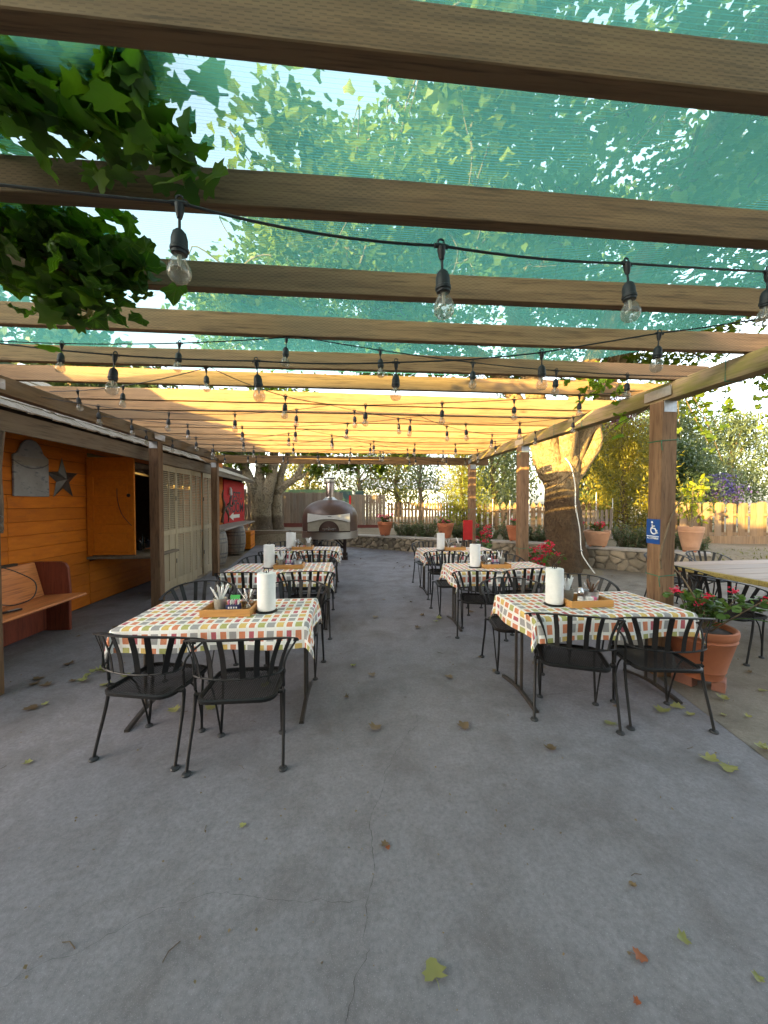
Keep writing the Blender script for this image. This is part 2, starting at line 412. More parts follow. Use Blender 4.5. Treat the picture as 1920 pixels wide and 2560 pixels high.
for i, c in enumerate(seeds):
    H = wtop(c[0]) - .055
    poly = [np.array(p) for p in ((c[0] - .6, -.03), (c[0] + .6, -.03), (c[0] + .6, H), (c[0] - .6, H))]
    poly = clip(poly, np.array([0., 0.]), np.array([-1., 0.])); poly = clip(poly, np.array([WLEN, 0.]), np.array([1., 0.]))
    for o in seeds:
        if o is c or abs(o[0] - c[0]) > 1.2: continue
        n_ = o - c; poly = clip(poly, (o + c) / 2 - n_ / np.linalg.norm(n_) * .011, n_)
        if len(poly) < 3: break
    if len(poly) < 3: continue
    # round the corners a little
    pl = []
    for k in range(len(poly)):
        p, q_, r_ = poly[k - 1], poly[k], poly[(k + 1) % len(poly)]
        pl += [q_ + (p - q_) * .22, q_ + (r_ - q_) * .22]
    cc = sum(pl) / len(pl); bu = rr_.uniform(.03, .06); o_ = wpt(cc[0], cc[1], 0)
    b = MB(); K = len(pl); rings = ((1.0, -.012), (.985, bu * .55), (.86, bu * .95), (.5, bu * 1.12))
    for sc_, d_ in rings:
        for p in pl:
            w_ = cc + (p - cc) * sc_; jit = noise.noise(Vector((w_[0] * 9, w_[1] * 9, i))) * .012 * (d_ > 0)
            b.v.append(wpt(w_[0], w_[1], d_ + jit) - o_)
    for r_ in range(3):
        for k in range(K): b.f.append([r_ * K + k, r_ * K + (k + 1) % K, (r_ + 1) * K + (k + 1) % K, (r_ + 1) * K + k])
    b.f.append([3 * K + k for k in range(K)])
    b.build('stone', M['stone'], wall, smooth=True, loc=o_)
# ================================================================== PERGOLA
M['galv'] = mk('galvanised_steel', (.52, .53, .55), (.4, .41, .43), .45, .8, 30, bump=.1)
M['tie'] = plain('green_wire', (.01, .14, .07), .5)
pg = thing('pergola', 'weathered timber pergola with posts, side beams and closely spaced rafters', 'pergola')
PZ, BH, RZ, RH = 2.52, .15, 2.672, .125
XL, XR = -2.97, 2.71
random.seed(3)
ry = [-3.4, -2.86, -2.32, -1.78, -1.24, -.7, -.16, .38, .93, 1.43, 1.96, 2.47, 3.07, 3.55, 4.13, 4.56, 5.06, 5.56, 6.08, 6.6, 7.12, 7.62, 8.12]  # rafters behind the camera added to darken the foreground
for i, y in enumerate(ry):
    t = .055 if y < 2 else .05; x0, x1 = -3.35 + random.uniform(-.05, .05), 3.15 + random.uniform(-.06, .06)
    L = x1 - x0; b = MB(); N = 24; hh = RH * random.uniform(.96, 1.05); ph = random.uniform(0, 6)
    for k in range(N + 1):
        u = L * k / N; sag = .010 * math.sin(u * 1.3 + ph) * .5; bow = .012 * math.sin(u * .9 + ph * 2)
        wob = lambda q: .0025 * noise.noise(Vector((u * 6, q * 3 + i * 7, 1)))
        for (dy, dz) in ((-t / 2, 0), (t / 2, 0), (t / 2, hh), (-t / 2, hh)):
            b.v.append(Vector((u, dy + bow + wob(dy), dz + (sag if dz else sag * .25 + .001) + wob(dz))))
    for k in range(N):
        for j in range(4): a = k * 4 + j; c = k * 4 + (j + 1) % 4; b.f.append([a, a + 4, c + 4, c])
    b.f.append([0, 1, 2, 3]); b.f.append([N * 4 + j for j in (3, 2, 1, 0)])
    add('rafter', b.mesh('rafter', M['rafter'], bevel=.003), pg, (x0, y, RZ), (0, 0, R(random.uniform(-.25, .25))))
def ylong(name, x, y0, y1, z, w, h, mat):
    b = MB(); N = 16; L = y1 - y0
    for k in range(N + 1):
        u = L * k / N; bw = .006 * math.sin(u * .8 + x)
        for dx, dz in ((-w / 2, 0), (w / 2, 0), (w / 2, h), (-w / 2, h)): b.v.append(Vector((dx + bw, u, dz - (.004 * noise.noise(Vector((u * 3, x, dz)))) * (dz == 0))))
    for k in range(N):
        for j in range(4): a = k * 4 + j; c = k * 4 + (j + 1) % 4; b.f.append([a, c, c + 4, a + 4])
    b.f.append([3, 2, 1, 0]); b.f.append([N * 4 + j for j in range(4)])
    return add(name, b.mesh(name, mat, bevel=.004), pg, (x, y0, z))
bl = ylong('beam', XL, -3.6, 8.28, PZ, .09, BH, M['rafter_y'])
br = ylong('beam', 3.013, -3.6, 8.38, PZ, .13, BH, M['beam_moss']); br.rotation_euler[2] = .0225
fb = MB().box((3.05, 0, .085), (6.8, .09, .17)); add('cross_beam', fb.mesh('cross_beam', M['rafter'], bevel=.004), pg, (-3.3, 8.46, PZ - .05))
def post(x, y, w, h, side, ties=()):
    b = MB(); N = 10
    for k in range(N + 1):
        for dx, dy in ((-1, -1), (1, -1), (1, 1), (-1, 1)):
            b.v.append(Vector((dx * w / 2 + .003 * noise.noise(Vector((k, dx, x))), dy * w / 2 + .003 * noise.noise(Vector((k, dy, y))), h * k / N)))
    for k in range(N):
        for j in range(4): a = k * 4 + j; c = k * 4 + (j + 1) % 4; b.f.append([a, c, c + 4, a + 4])
    b.f.append([3, 2, 1, 0]); b.f.append([N * 4 + j for j in range(4)])
    p = add('post', b.mesh('post', M['post'], bevel=.006), pg, (x, y, 0))
    # steel plate bridging beam and post, and the strap on the post's front
    s = -1 if side == 'R' else 1
    k = MB().box((s * (w / 2 + .004), -.02, h + .07), (.004, .30, .085)); k.box((0, -w / 2 - .004, h - .05), (w * .8, .004, .1))
    for dy in (-.12, -.06, .06, .1): k.lathe([(.0, 0), (.006, 0), (.004, .004), (0, .004)], 6, (s * (w / 2 + .006), dy, h + .07))
    k.build('bracket', M['galv'], p)
    for z in ties:
        t = MB(); q = w / 2 + .004; t.tube([(-q, -q, z), (q, -q, z + .012), (q, q, z + .02), (-q, q, z + .005)], .004, 6, closed=True)
        t.tube(spl([(-q, -q, z), (-q - .02, -q - .02, z - .03), (-q - .01, -q - .02, z - .09)], 4), .004, 6); t.build('wire_tie', M['tie'], p)
    return p
post(XL, -3.2, .13, PZ, 'L'); post(2.98, -3.2, .15, PZ, 'R'); post(XL, .6, .13, PZ, 'L'); post(2.92, .3, .15, PZ, 'R'); post(XL, 3.28, .13, PZ, 'L'); post(XL, 5.95, .14, PZ, 'L'); post(XL - .02, 8.45, .13, PZ - .05, 'L')
post(2.86, 3.22, .15, PZ, 'R', (2.16, .93)); post(2.80, 5.92, .15, PZ, 'R', (2.42, .85)); post(2.75, 8.38, .15, PZ - .05, 'R', (1.45, .9))
for y in (2.6, 4.3, 4.9):
    t = MB(); t.tube([(-.072, 0, -.005), (.072, 0, -.005), (.072, 0, BH + .006), (-.072, 0, BH + .006)], .004, 6, closed=True); o = t.build('wire_tie', M['tie'], br); o.location = (0, y + 3.6, 0)
# ---- shade cloth over the near rafters
def clothmat():
    s = NT('teal_shade_mesh'); x, y, z = s.sepxyz(s.tc())
    wv = lambda a, p: s.math('ABSOLUTE', s.math('SINE', s.math('MULTIPLY', a, math.pi / p)))
    h = s.math('MAXIMUM', s.math('GREATER_THAN', wv(x, .0035), .62), s.math('GREATER_THAN', wv(y, .0035), .62))
    n = s.noise(s.tc(), 1.1, 3)
    dens = s.ramp(n, [(.3, .40), (.7, .52)])
    b1 = s.math('MULTIPLY', s.math('LESS_THAN', wv(y, .012), .35), .07)
    cover = s.math('MINIMUM', .85, s.math('ADD', dens, b1))
    df = s.node('ShaderNodeBsdfDiffuse'); df.inputs[0].default_value = (.06, .24, .20, 1)
    tl = s.node('ShaderNodeBsdfTranslucent'); tl.inputs[0].default_value = (.13, .46, .39, 1)
    m1 = s.node('ShaderNodeMixShader'); m1.inputs[0].default_value = .75; s.link(df.outputs[0], m1.inputs[1]); s.link(tl.outputs[0], m1.inputs[2])
    tp = s.node('ShaderNodeBsdfTransparent'); tp.inputs[0].default_value = (.86, .97, .94, 1)
    m2 = s.node('ShaderNodeMixShader'); s.link(cover, m2.inputs[0]); s.link(tp.outputs[0], m2.inputs[1]); s.link(m1.outputs[0], m2.inputs[2])
    s.link(m2.outputs[0], s.n['Material Output'].inputs[0]); return s.m
M['cloth'] = clothmat()
nu, nv = 60, 110; VV = []; FF = []
for j in range(nv + 1):
    for i in range(nu + 1):
        u = i / nu; v = j / nv; x = -2.9 + 5.5 * u
        yfar = 3.5 - .35 * max(0, (x - .8)) ** 1.6 - .25 * max(0, -x - 1.4); y = -3.5 + (yfar + 3.5) * v  # cloth extended unseen behind the camera to darken the foreground
        x2 = x + (.0 if x < 1.5 else -.18 * max(0, v * 7 - 6) * (x - 1.5))
        d = min(abs(y - a) for a in ry); z = RZ + RH * 1.05 + .012 - .035 * math.sin(min(1, d / .27) * math.pi / 2) * (.6 + .4 * math.sin(x * 2.3 + y)) + .008 * noise.noise(Vector((x * 3, y * 3, 0)))
        VV.append((x2, y, z))
for j in range(nv):
    for i in range(nu): a = j * (nu + 1) + i; FF.append([a, a + 1, a + nu + 2, a + nu + 1])
me = bpy.data.meshes.new('shade_cloth'); me.from_pydata(VV, [], FF); me.materials.append(M['cloth']); me.polygons.foreach_set('use_smooth', [True] * len(FF))
setp(add('shade_cloth', me), 'translucent teal shade mesh stretched over the pergola rafters', 'shade cloth')
# ================================================================== UNSEEN BUILDING BEHIND THE CAMERA (added to shade the patio)
M['stucco'] = mk('cream_stucco', (.55, .47, .36), (.45, .38, .29), .9, 0, 3, bump=.4)
M['roofgrey'] = mk('roof_shakes', (.20, .17, .14), (.12, .10, .085), .9, 0, 9, bump=.5, bscale=30)
rb = thing('added_shade_building', 'long cream stucco building added unseen behind the camera to shade the patio', 'building', (0, -4.2, 0))
MB().box((-3, -3, 1.75), (26, 6, 3.5)).build('wall', M['stucco'], rb)
MB().prism([(-6.4, 3.48), (.45, 3.48), (.45, 3.6), (-1.5, 5.35), (-6.4, 5.35)], (-16.2, 0, 0), (0, 1, 0), (0, 0, 1), 27).build('roof', M['roofgrey'], rb)
M['glassdark'] = plain('dark_glass', (.02, .025, .03), .08, 0, .8); M['wtrim'] = plain('white_trim', (.7, .68, .62), .6)
for x in (-9, -6, -3, 2, 5):
    w_ = MB().box((x, .015, 1.5), (1.5, .05, 1.3)).build('window', M['wtrim'], rb); MB().box((x, .035, 1.5), (1.36, .05, 1.16)).build('pane', M['glassdark'], w_)
d_ = MB().box((-.5, .015, 1.05), (1.0, .05, 2.1)).build('door', M['post'], rb)
# ================================================================== SHED (orange, along the left)
def siding(name, c1, c2):
    s = NT(name); v = s.mapping(s.tc(), (3, .5, 3), s.rvec()); n1 = s.noise(v, 6, 5, .6); n2 = s.noise(v, 40, 3)
    c = s.mix(s.ramp(n1, [(.35, 0), (.7, 1)]), c1, c2); c = s.mix(s.ramp(n2, [(.62, 0), (.8, .4)]), c, tuple(x * .5 for x in c2))
    sc = s.noise(s.mapping(s.tc(), (1, .35, 1), s.rvec()), 9, 6, .75); c = s.mix(s.ramp(sc, [(.56, 0), (.7, .45)]), c, tuple(x * .45 + .02 for x in c2)); c = s.mix(s.ramp(sc, [(.28, .35), (.42, 0)]), c, tuple(min(1, x * 1.25 + .03) for x in c1))
    c = s.mix(1.0, c, s.ramp(s.rand(), [(0, .86), (1, 1.1)]), 'MULTIPLY')
    s.link(c, s.b.inputs['Base Color']); s.bump(s.math('ADD', n1, n2), .4, .004); return s.put(.7, spec=.3)
M['orange'] = siding('orange_paint', (.56, .155, .008), (.44, .11, .006))
M['orange_door'] = siding('orange_door_paint', (.66, .20, .008), (.56, .155, .006))
M['fascia'] = wood('fascia_wood', (.22, .17, .12), (.17, .13, .09), (.07, .05, .035), 1, 14, .06, knots=False)
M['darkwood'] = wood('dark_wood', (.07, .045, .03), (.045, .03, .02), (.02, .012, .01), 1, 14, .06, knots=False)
M['shake'] = mk('cedar_shake', (.52, .46, .37), (.34, .29, .225), .9, 0, 14, (1, 6, 1), .5, 60, rv=0)
shed = thing('shed', 'orange board shed with open hatch, shelf and shake roof along the pergola', 'shed')
WX = -4.1
def sboard(y0, y1, z0, z1, x=WX, parent=shed, mat='orange', tilt=.006):
    b = MB(); h = z1 - z0; L = y1 - y0
    for y in (-L / 2, L / 2):
        b.v += [Vector((.0, y, -h / 2)), Vector((.018 + tilt, y, -h / 2)), Vector((.018, y, h / 2 - .006)), Vector((.008, y, h / 2)), Vector((0, y, h / 2))]
    b.f += [[0, 1, 2, 3, 4][::-1], [5, 6, 7, 8, 9]] + [[i, (i + 1) % 5, 5 + (i + 1) % 5, 5 + i][::-1] for i in range(5)]
    add('siding_board', b.mesh('siding_board', M[mat], bevel=.0015), parent, (x, (y0 + y1) / 2, (z0 + z1) / 2))
bh = .168
for k in range(18):
    z0 = .02 + k * bh; z1 = z0 + bh - .003
    if z0 > 2.9: break
    sp = 4.78 if z0 > .3 and z0 < 1.6 else None
    segs = [(2.3, sp - .004), (sp, 6.14)] if sp else [(2.3, 6.14)]
    for a, b_ in segs: sboard(a, b_, z0, z1)
for k in list(range(4)) + [14, 15, 16]: sboard(6.15, 8.95, .02 + k * bh, .02 + (k + 1) * bh - .003)
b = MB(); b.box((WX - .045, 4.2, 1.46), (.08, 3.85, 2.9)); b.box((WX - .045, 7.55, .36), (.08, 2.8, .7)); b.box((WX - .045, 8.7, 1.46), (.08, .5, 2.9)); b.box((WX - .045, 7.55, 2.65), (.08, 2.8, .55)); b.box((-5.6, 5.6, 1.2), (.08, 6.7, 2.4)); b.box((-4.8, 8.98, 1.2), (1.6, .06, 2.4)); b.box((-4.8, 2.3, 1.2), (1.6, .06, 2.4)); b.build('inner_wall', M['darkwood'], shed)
MB().box((WX + .02, 6.16, 1.5), (.05, .07, 1.5)).build('corner_trim', M['orange'], shed, bevel=.003)
# hatch door standing open, facing down the patio
dx0, dx1, dz0, dz1, dy = -4.06, -3.37, .79, 2.3, 6.1
dr = add('hatch_door', MB().box((0, 0, 0), (dx1 - dx0, .035, dz1 - dz0)).mesh('hatch_door', M['orange_door'], bevel=.003), shed, ((dx0 + dx1) / 2, dy, (dz0 + dz1) / 2))
for zc, zh in ((-.56, .3), (-.13, .3), (.3, .3), (.63, .16)):
    f = MB(); w_ = .5
    for s_ in (-1, 1): f.box((s_ * w_ / 2, -.0205, zc), (.014, .012, zh)); f.box((0, -.0205, zc + s_ * (zh / 2 - .007)), (w_ - .014, .012, .014))
    f.build('panel_moulding', M['orange_door'], dr, bevel=.002)
MB().tube(spl([(.1, -.022, .28), (.11, -.03, .1), (.16, -.03, -.1), (.24, -.03, -.22), (.31, -.03, -.3)], 6), .004, 6).build('wire', M['cable'], dr)
MB().lathe([(0, .0), (.024, .0), (.028, .01), (.02, .024), (0, .028)], 12).build('knob', M['black'], dr, smooth=True, loc=(.27, -.02, .17), rot=(R(90), 0, 0))
add('shelf', MB().box((0, 0, 0), (.98, .95, .04)).mesh('shelf', M['fascia'], bevel=.004), shed, (-3.62, 6.56, .745))
MB().box((-3.3, 6.48, .58), (.05, .08, .3)).build('shelf_bracket', M['wtrim'], shed, bevel=.006)
# things glimpsed inside the hatch
for k, (y, z, h, r_) in enumerate(((6.9, .78, .22, .045), (7.1, .78, .28, .04), (7.35, .78, .18, .05))):
    o = MB().lathe([(r_ * .9, 0), (r_, .01), (r_, h * .6), (r_ * .35, h * .75), (r_ * .35, h), (0, h)], 14).build('bottle', M['glassdark'], smooth=True, loc=(-3.75 - .05 * k, y, z - .013))
    setp(o, ('dark bottle of middling height on the shed shelf', 'tallest dark bottle on the shed shelf', 'shortest dark bottle on the shed shelf')[k], 'bottle', 'bottles on the shed shelf')
# eave and roof
EX, EZ = -3.2, 2.46; slope = .75
add('fascia_board', MB().box((0, 0, 0), (.03, 6.5, .19)).mesh('fascia_board', M['fascia'], bevel=.003), shed, (EX, 5.72, 2.355))
rf = MB(); rf.prism([(0, 0), (-.9, .9 * slope), (-2.6, .1), (-2.6, .15), (-.9, .9 * slope + .05), (0, .05)], (EX - .02, 2.45, EZ - .06), (1, 0, 0), (0, 0, 1), -6.55)
roof = rf.build('roof', M['darkwood'], shed)
def shakes(parent, X0, Y0, Y1, Z0, rows, sl, seed, dxdy=0, exp=.135):
    random.seed(seed); b = MB()
    for r_ in range(rows):
        y = Y0
        while y < Y1:
            w_ = random.uniform(.07, .17); x = X0 + dxdy * (y - Y0) - r_ * exp + random.uniform(-.012, .012); z = Z0 + (X0 + dxdy * (y - Y0) - x) * sl + random.uniform(0, .006)
            L = exp * 1.9; t = random.uniform(.012, .02)
            M3 = Matrix.Rotation(math.atan(sl) - .055, 3, 'Y')
            b.box((x - L / 2 * math.cos(math.atan(sl)), y + w_ / 2, z + L / 2 * math.sin(math.atan(sl)) + t / 2 + .006), (L, w_ - .006, t), M=M3); y += w_
    o = b.build('shingles', M['shake'], parent); o['kind'] = 'stuff'; return o
shakes(roof, EX + .04, 2.47, 8.96, EZ + .0, 7, slope, 4)
# star and plaque on the wall
M['tin'] = mk('rusty_tin', (.15, .13, .11), (.09, .075, .065), .55, .7, 9, bump=.3)
st = MB(); n5 = 5; ro, ri = .31, .125
pts = [Vector((0, (ro if k % 2 == 0 else ri) * math.sin(math.pi * k / n5), (ro if k % 2 == 0 else ri) * math.cos(math.pi * k / n5))) for k in range(10)]
st.v = [Vector((.06, 0, 0))] + pts; st.f = [[0, 1 + k, 1 + (k + 1) % 10][::-1] for k in range(10)] + [[1 + k for k in range(10)]]
o = st.build('metal_star', M['tin'], loc=(WX + .03, 5.63, 1.93), rot=(R(2), 0, 0)); setp(o, 'five pointed rusty metal star hung on the orange shed wall', 'star')
def plaqmat():
    s = NT('faded_plaque'); v = s.tc(); n = s.noise(v, 6, 5, .7); x, y, z = s.sepxyz(v)
    c = s.mix(s.ramp(n, [(.3, 0), (.7, 1)]), (.30, .30, .30), (.21, .205, .20))
    e = s.ramp(s.noise(s.mapping(v, (1, 1, 2.5)), 9, 4), [(.58, 0), (.68, 1)]); c = s.mix(s.math('MULTIPLY', e, .7), c, (.03, .05, .10))
    band = s.math('LESS_THAN', s.math('ABSOLUTE', s.math('SUBTRACT', z, .08)), .05); c = s.mix(s.math('MULTIPLY', band, .35), c, (.26, .2, .13))
    ln = s.math('LESS_THAN', s.math('ABSOLUTE', s.math('SUBTRACT', s.math('ADD', z, s.math('MULTIPLY', s.math('POWER', y, 2), -1.2)), -.005)), .008); c = s.mix(s.math('MULTIPLY', ln, .7), c, (.04, .035, .05))
    s.link(c, s.b.inputs['Base Color']); s.bump(n, .2, .003); return s.put(.55)
hw = .26; pl = [(-hw, -.36), (hw, -.36), (hw, .14), (hw * .72, .19), (hw * .52, .29), (hw * .28, .345), (0, .36), (-hw * .28, .345), (-hw * .52, .29), (-hw * .72, .19), (-hw, .14)]
o = MB().prism(pl, (0, 0, 0), (0, 1, 0), (0, 0, 1), .025).build('wall_plaque', plaqmat(), loc=(WX + .03, 5.1, 2.04), bevel=.004); setp(o, 'faded grey wall plaque with shaped top hung beside the star', 'plaque')
# old tool hanging on the near post
tl = thing('antique_tool', 'old wooden pole tool with rusty iron hooks hanging on a pergola post', 'tool', (-2.875, 3.3, 1.35))
M['oldwood'] = wood('old_tool_wood', (.16, .11, .08), (.10, .065, .045), (.03, .02, .015), 2, 18, .1, knots=False)
MB().sweep(spl([(0, 0, 0), (.008, 0, .25), (-.004, .005, .5), (.012, .01, .72), (.025, .012, .84)], 5), [(-.02, -.013), (.02, -.013), (.02, .013), (-.02, .013)], (0, 1, 0)).build('pole', M['oldwood'], tl, bevel=.004)
for z in (.05, .12): MB().tube(spl([(0, -.01, z + .04), (.03, -.02, z + .02), (.045, -.02, z), (.035, -.02, z - .03), (.01, -.02, z - .025)], 4), .004, 6).build('hook', M['tin'], tl)
# ---- pew bench
M['pew'] = wood('pew_wood', (.66, .25, .085), (.54, .185, .06), (.12, .035, .02), 1, 12, .05, knots=False, rough=.4, bump=.1)
M['pew_red'] = wood('pew_red_wood', (.28, .07, .035), (.2, .045, .025), (.07, .02, .015), 2, 12, .08, knots=False, rough=.5, bump=.1)
pew = thing('pew_bench', 'varnished orange brown church pew against the shed wall', 'bench', (-3.6, 3.6, 0))
def ext_y(poly, y0, y1): return MB().prism(poly, (0, y1, 0), (1, 0, 0), (0, 0, 1), y1 - y0)
ext_y([(-.27, .405), (.2, .43), (.262, .44), (.275, .455), (.262, .47), (.2, .474), (-.27, .445)], -1.2, 1.36).build('seat', M['pew'], pew, smooth=True)
ext_y([(-.26, .447), (-.225, .447), (-.33, .86), (-.365, .86)], -1.2, 1.36).build('backrest', M['pew'], pew, bevel=.004)
ends = [(-.38, 0), (.06, 0), (.06, .36), (.07, .5), (.05, .78), (.02, .84), (-.04, .865), (-.36, .865), (-.38, .84)]
for y in (-1.2, 1.362): ext_y(ends, y, y + .04).build('end_panel', M['pew_red'], pew, bevel=.006)
ext_y([(-.25, .02), (-.21, .02), (-.21, .404), (-.25, .404)], -1.2, 1.36).build('front_board', M['pew_red'], pew)
ext_y([(-.36, .862), (-.31, .862), (-.31, .89), (-.36, .89)], -.2, 1.1).build('dark_rail', M['darkwood'], pew)
spk = thing('floor_speaker', 'black wedge speaker with cable resting on top of the pew back', 'speaker', (-3.93, 4.02, .895), R(0))
MB().prism([(-.14, 0), (.16, 0), (.06, .34), (-.1, .34)], (0, .32, 0), (1, 0, 0), (0, 0, 1), .42).build('cabinet', M['black'], spk, bevel=.008)
MB().tube(spl([(.14, .3, .02), (.24, .4, -.06), (.33, .52, -.2), (.34, .48, -.36), (.3, .3, -.4), (.31, .1, -.34)], 6), .006, 6).build('cable', M['cable'], spk)
dv = thing('remote_control', 'small black and silver remote lying on the pew seat', 'remote', (-3.5, 4.12, .477), R(-18))
MB().box((0, 0, .008), (.05, .17, .016)).build('body', M['black'], dv, bevel=.004); MB().box((0, .02, .0175), (.036, .1, .003)).build('keypad', M['galv'], dv)
# ---- louvred folding shutters
M['olive'] = mk('olive_paint', (.40, .315, .195), (.33, .255, .155), .65, 0, 9, (1, 1, .3), .25, 50, rv=.08)
def shutter_panel(w, H, low_solid):
    """mesh parts in local coords: width along y, facing +x"""
    fr = MB(); t = .028; sw = .042
    for y in (sw / 2, w / 2, w - sw / 2): fr.box((0, y, H / 2), (t, sw * (.8 if y == w / 2 else 1), H))
    cols = ((sw, w / 2 - sw * .4), (w / 2 + sw * .4, w - sw)); rails = (.09, H * .47, H - .05)
    for z, h in zip(rails, (.18, .09, .1)):
        for a, b_ in cols: fr.box((0, (a + b_) / 2, z), (t * .96, b_ - a + .001, h))
    sl_ = MB(); z0, z1 = H * .47 + .05, H - .1
    M3 = Matrix.Rotation(R(40), 3, 'Y')
    def fill(za, zb):
        z = za + .012
        while z < zb - .008:
            for a, b_ in cols: sl_.box((0, (a + b_) / 2, z), (.034, b_ - a - .002, .006), M=M3)
            z += .033
    fill(z0, z1)
    if low_solid:
        for a, b_ in cols: sl_.box((-.003, (a + b_) / 2, (.18 + H * .47 - .045) / 2), (.012, b_ - a - .002, H * .47 - .045 - .18))
    else: fill(.18, H * .47 - .045)
    return fr, sl_
SY = [(6.6, .57, True), (7.18, .57, False), (7.76, .57, False), (8.38, .64, False)]
for k, (y, dx_, sol) in enumerate(SY):
    H = 2.22
    lab = ['olive louvred shutter with solid lower panel, first beside the orange shed hatch', 'olive louvred shutter, second from the hatch in the row', 'olive louvred shutter, third from the hatch in the row', 'separate olive louvred shutter hinged at the end of the row'][k]
    sh = thing('louvred_shutter', lab, 'shutter', (-3.25 + (.03, 0, .03, .02)[k], y, .03), R((3, -3, 3, 1)[k]), 'folding louvred shutters')
    f, l = shutter_panel(dx_, H, sol); f.build('frame', M['olive'], sh, bevel=.002)
    o = l.build('louvre_slats', M['olive'], sh); o['kind'] = 'stuff'
    if k in (0, 3):
        for z in (.5, 1.65): MB().box((.017, .56 if k == 0 else .01, z), (.006, .03, .08)).build('hinge', M['black'], sh)
MB().box((-3.25, 7.66, .03), (.06, 2.3, .06)).build('sill_beam', M['fascia'], shed)
MB().box((-3.25, 7.66, 2.27), (.05, 2.35, .045)).build('head_rail', M['fascia'], shed)
# ---- second building with the restroom sign
rs = thing('restroom_building', 'orange outbuilding with overhanging shake eave beyond the shutters', 'building')
for k in range(18): sboard(9.3, 12.24, .02 + k * bh, .02 + (k + 1) * bh - .003, -4.12, rs)
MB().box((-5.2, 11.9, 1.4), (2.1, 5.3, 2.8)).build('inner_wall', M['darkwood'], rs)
f2 = MB(); e0, e1 = Vector((-3.42, 9.05, 2.36)), Vector((-3.80, 14.8, 2.41)); f2.bar([e0, e1], .03, .13); f2.build('fascia_board', M['fascia'], rs)
r2 = MB(); rp = [(0, 2.36), (-1.2, 2.96), (-2.6, 2.4), (-2.6, 2.45), (-1.2, 3.01), (0, 2.41)]
for y_, x_ in ((9.05, -3.42), (14.8, -3.8)): r2.v += [Vector((x_ + a_, y_, b_ + (.04 if y_ > 10 else 0))) for a_, b_ in rp]
r2.f = [[0, 1, 2, 3, 4, 5], [11, 10, 9, 8, 7, 6]] + [[i, i + 6, (i + 1) % 6 + 6, (i + 1) % 6] for i in range(6)]; roof2 = r2.build('roof', M['darkwood'], rs)
shakes(roof2, -3.38, 9.06, 14.78, 2.41, 9, .5, 9, -.066)
M['red'] = siding('red_paint', (.50, .018, .016), (.40, .013, .013)); M['blackprint'] = plain('black_print', (.012, .01, .01), .6); M['whiteprint'] = plain('white_print', (.72, .66, .58), .6)
def text(name, body, size, mat, parent, M4, ext=.0015, sx=1.0):
    cu = bpy.data.curves.new(name, 'FONT'); cu.body = body; cu.size = size; cu.extrude = ext; cu.align_x = 'CENTER'; cu.align_y = 'CENTER'; cu.offset = size * .012
    to = bpy.data.objects.new(name, cu); COL.objects.link(to); dg = bpy.context.evaluated_depsgraph_get()
    me = bpy.data.meshes.new_from_object(to.evaluated_get(dg)); bpy.data.objects.remove(to); me.name = name; me.materials.clear(); me.materials.append(mat)
    me.transform(Matrix.Diagonal((sx, 1, 1, 1))); me.transform(M4); return add(name, me, parent)
FX = Matrix(((0, 0, 1, 0), (1, 0, 0, 0), (0, 1, 0, 0), (0, 0, 0, 1)))      # text plane facing +x
sg = thing('restroom_sign', 'red painted restroom sign board with black letters and white arrow', 'sign', (-4.1, 13.4, 0))
MB().box((0, 0, 1.55), (.05, 2.25, 1.6)).build('board', M['red'], sg, bevel=.003)
text('lettering', 'REST-', .5, M['blackprint'], sg, Matrix.Translation((.028, .12, 1.79)) @ FX, sx=1.12)
text('lettering', 'ROOM', .5, M['blackprint'], sg, Matrix.Translation((.028, .12, 1.42)) @ FX, sx=1.12)
MB().prism([(-.62, 0), (-.2, .14), (-.2, .06), (.5, .06), (.5, -.06), (-.2, -.06), (-.2, -.14)], (.0262, .0, 1.13), (0, 1, 0), (0, 0, 1), .003).build('arrow', M['whiteprint'], sg)
# driftwood antlers and lamp on the orange wall in front of the sign
dw = thing('driftwood_branch', 'dark twisted driftwood branch fixed to the wall before the restroom sign', 'driftwood', (-3.95, 11.7, 1.0))
for P in ([(0, 0, 0), (.02, .1, .3), (.0, .3, .42), (.03, .62, .55), (0, .8, .78)], [(0, .1, .3), (.05, .05, .55), (.02, 0, .8), (.04, .05, 1.0)], [(.02, .3, .42), (.06, .42, .2), (.03, .5, .0)], [(0, .62, .55), (.05, .85, .5), (.02, 1.0, .62)]):
    Q = spl(P, 6); MB().tube(Q, [.045 * (1 - .6 * k / len(Q)) * (1 + .3 * noise.noise(p * 8)) for k, p in enumerate(Q)], 8).build('branch', M['oldwood'], dw, smooth='all')
lm = thing('wall_lamp', 'small pale wall lantern above the driftwood', 'lamp', (-4.02, 12.75, 1.85)); MB().lathe([(.05, 0), (.06, .02), (.05, .2), (.02, .26), (0, .27)], 12).build('shade', M['wtrim'], lm, smooth=True); MB().box((-.04, 0, .12), (.08, .03, .03)).build('arm', M['black'], lm)
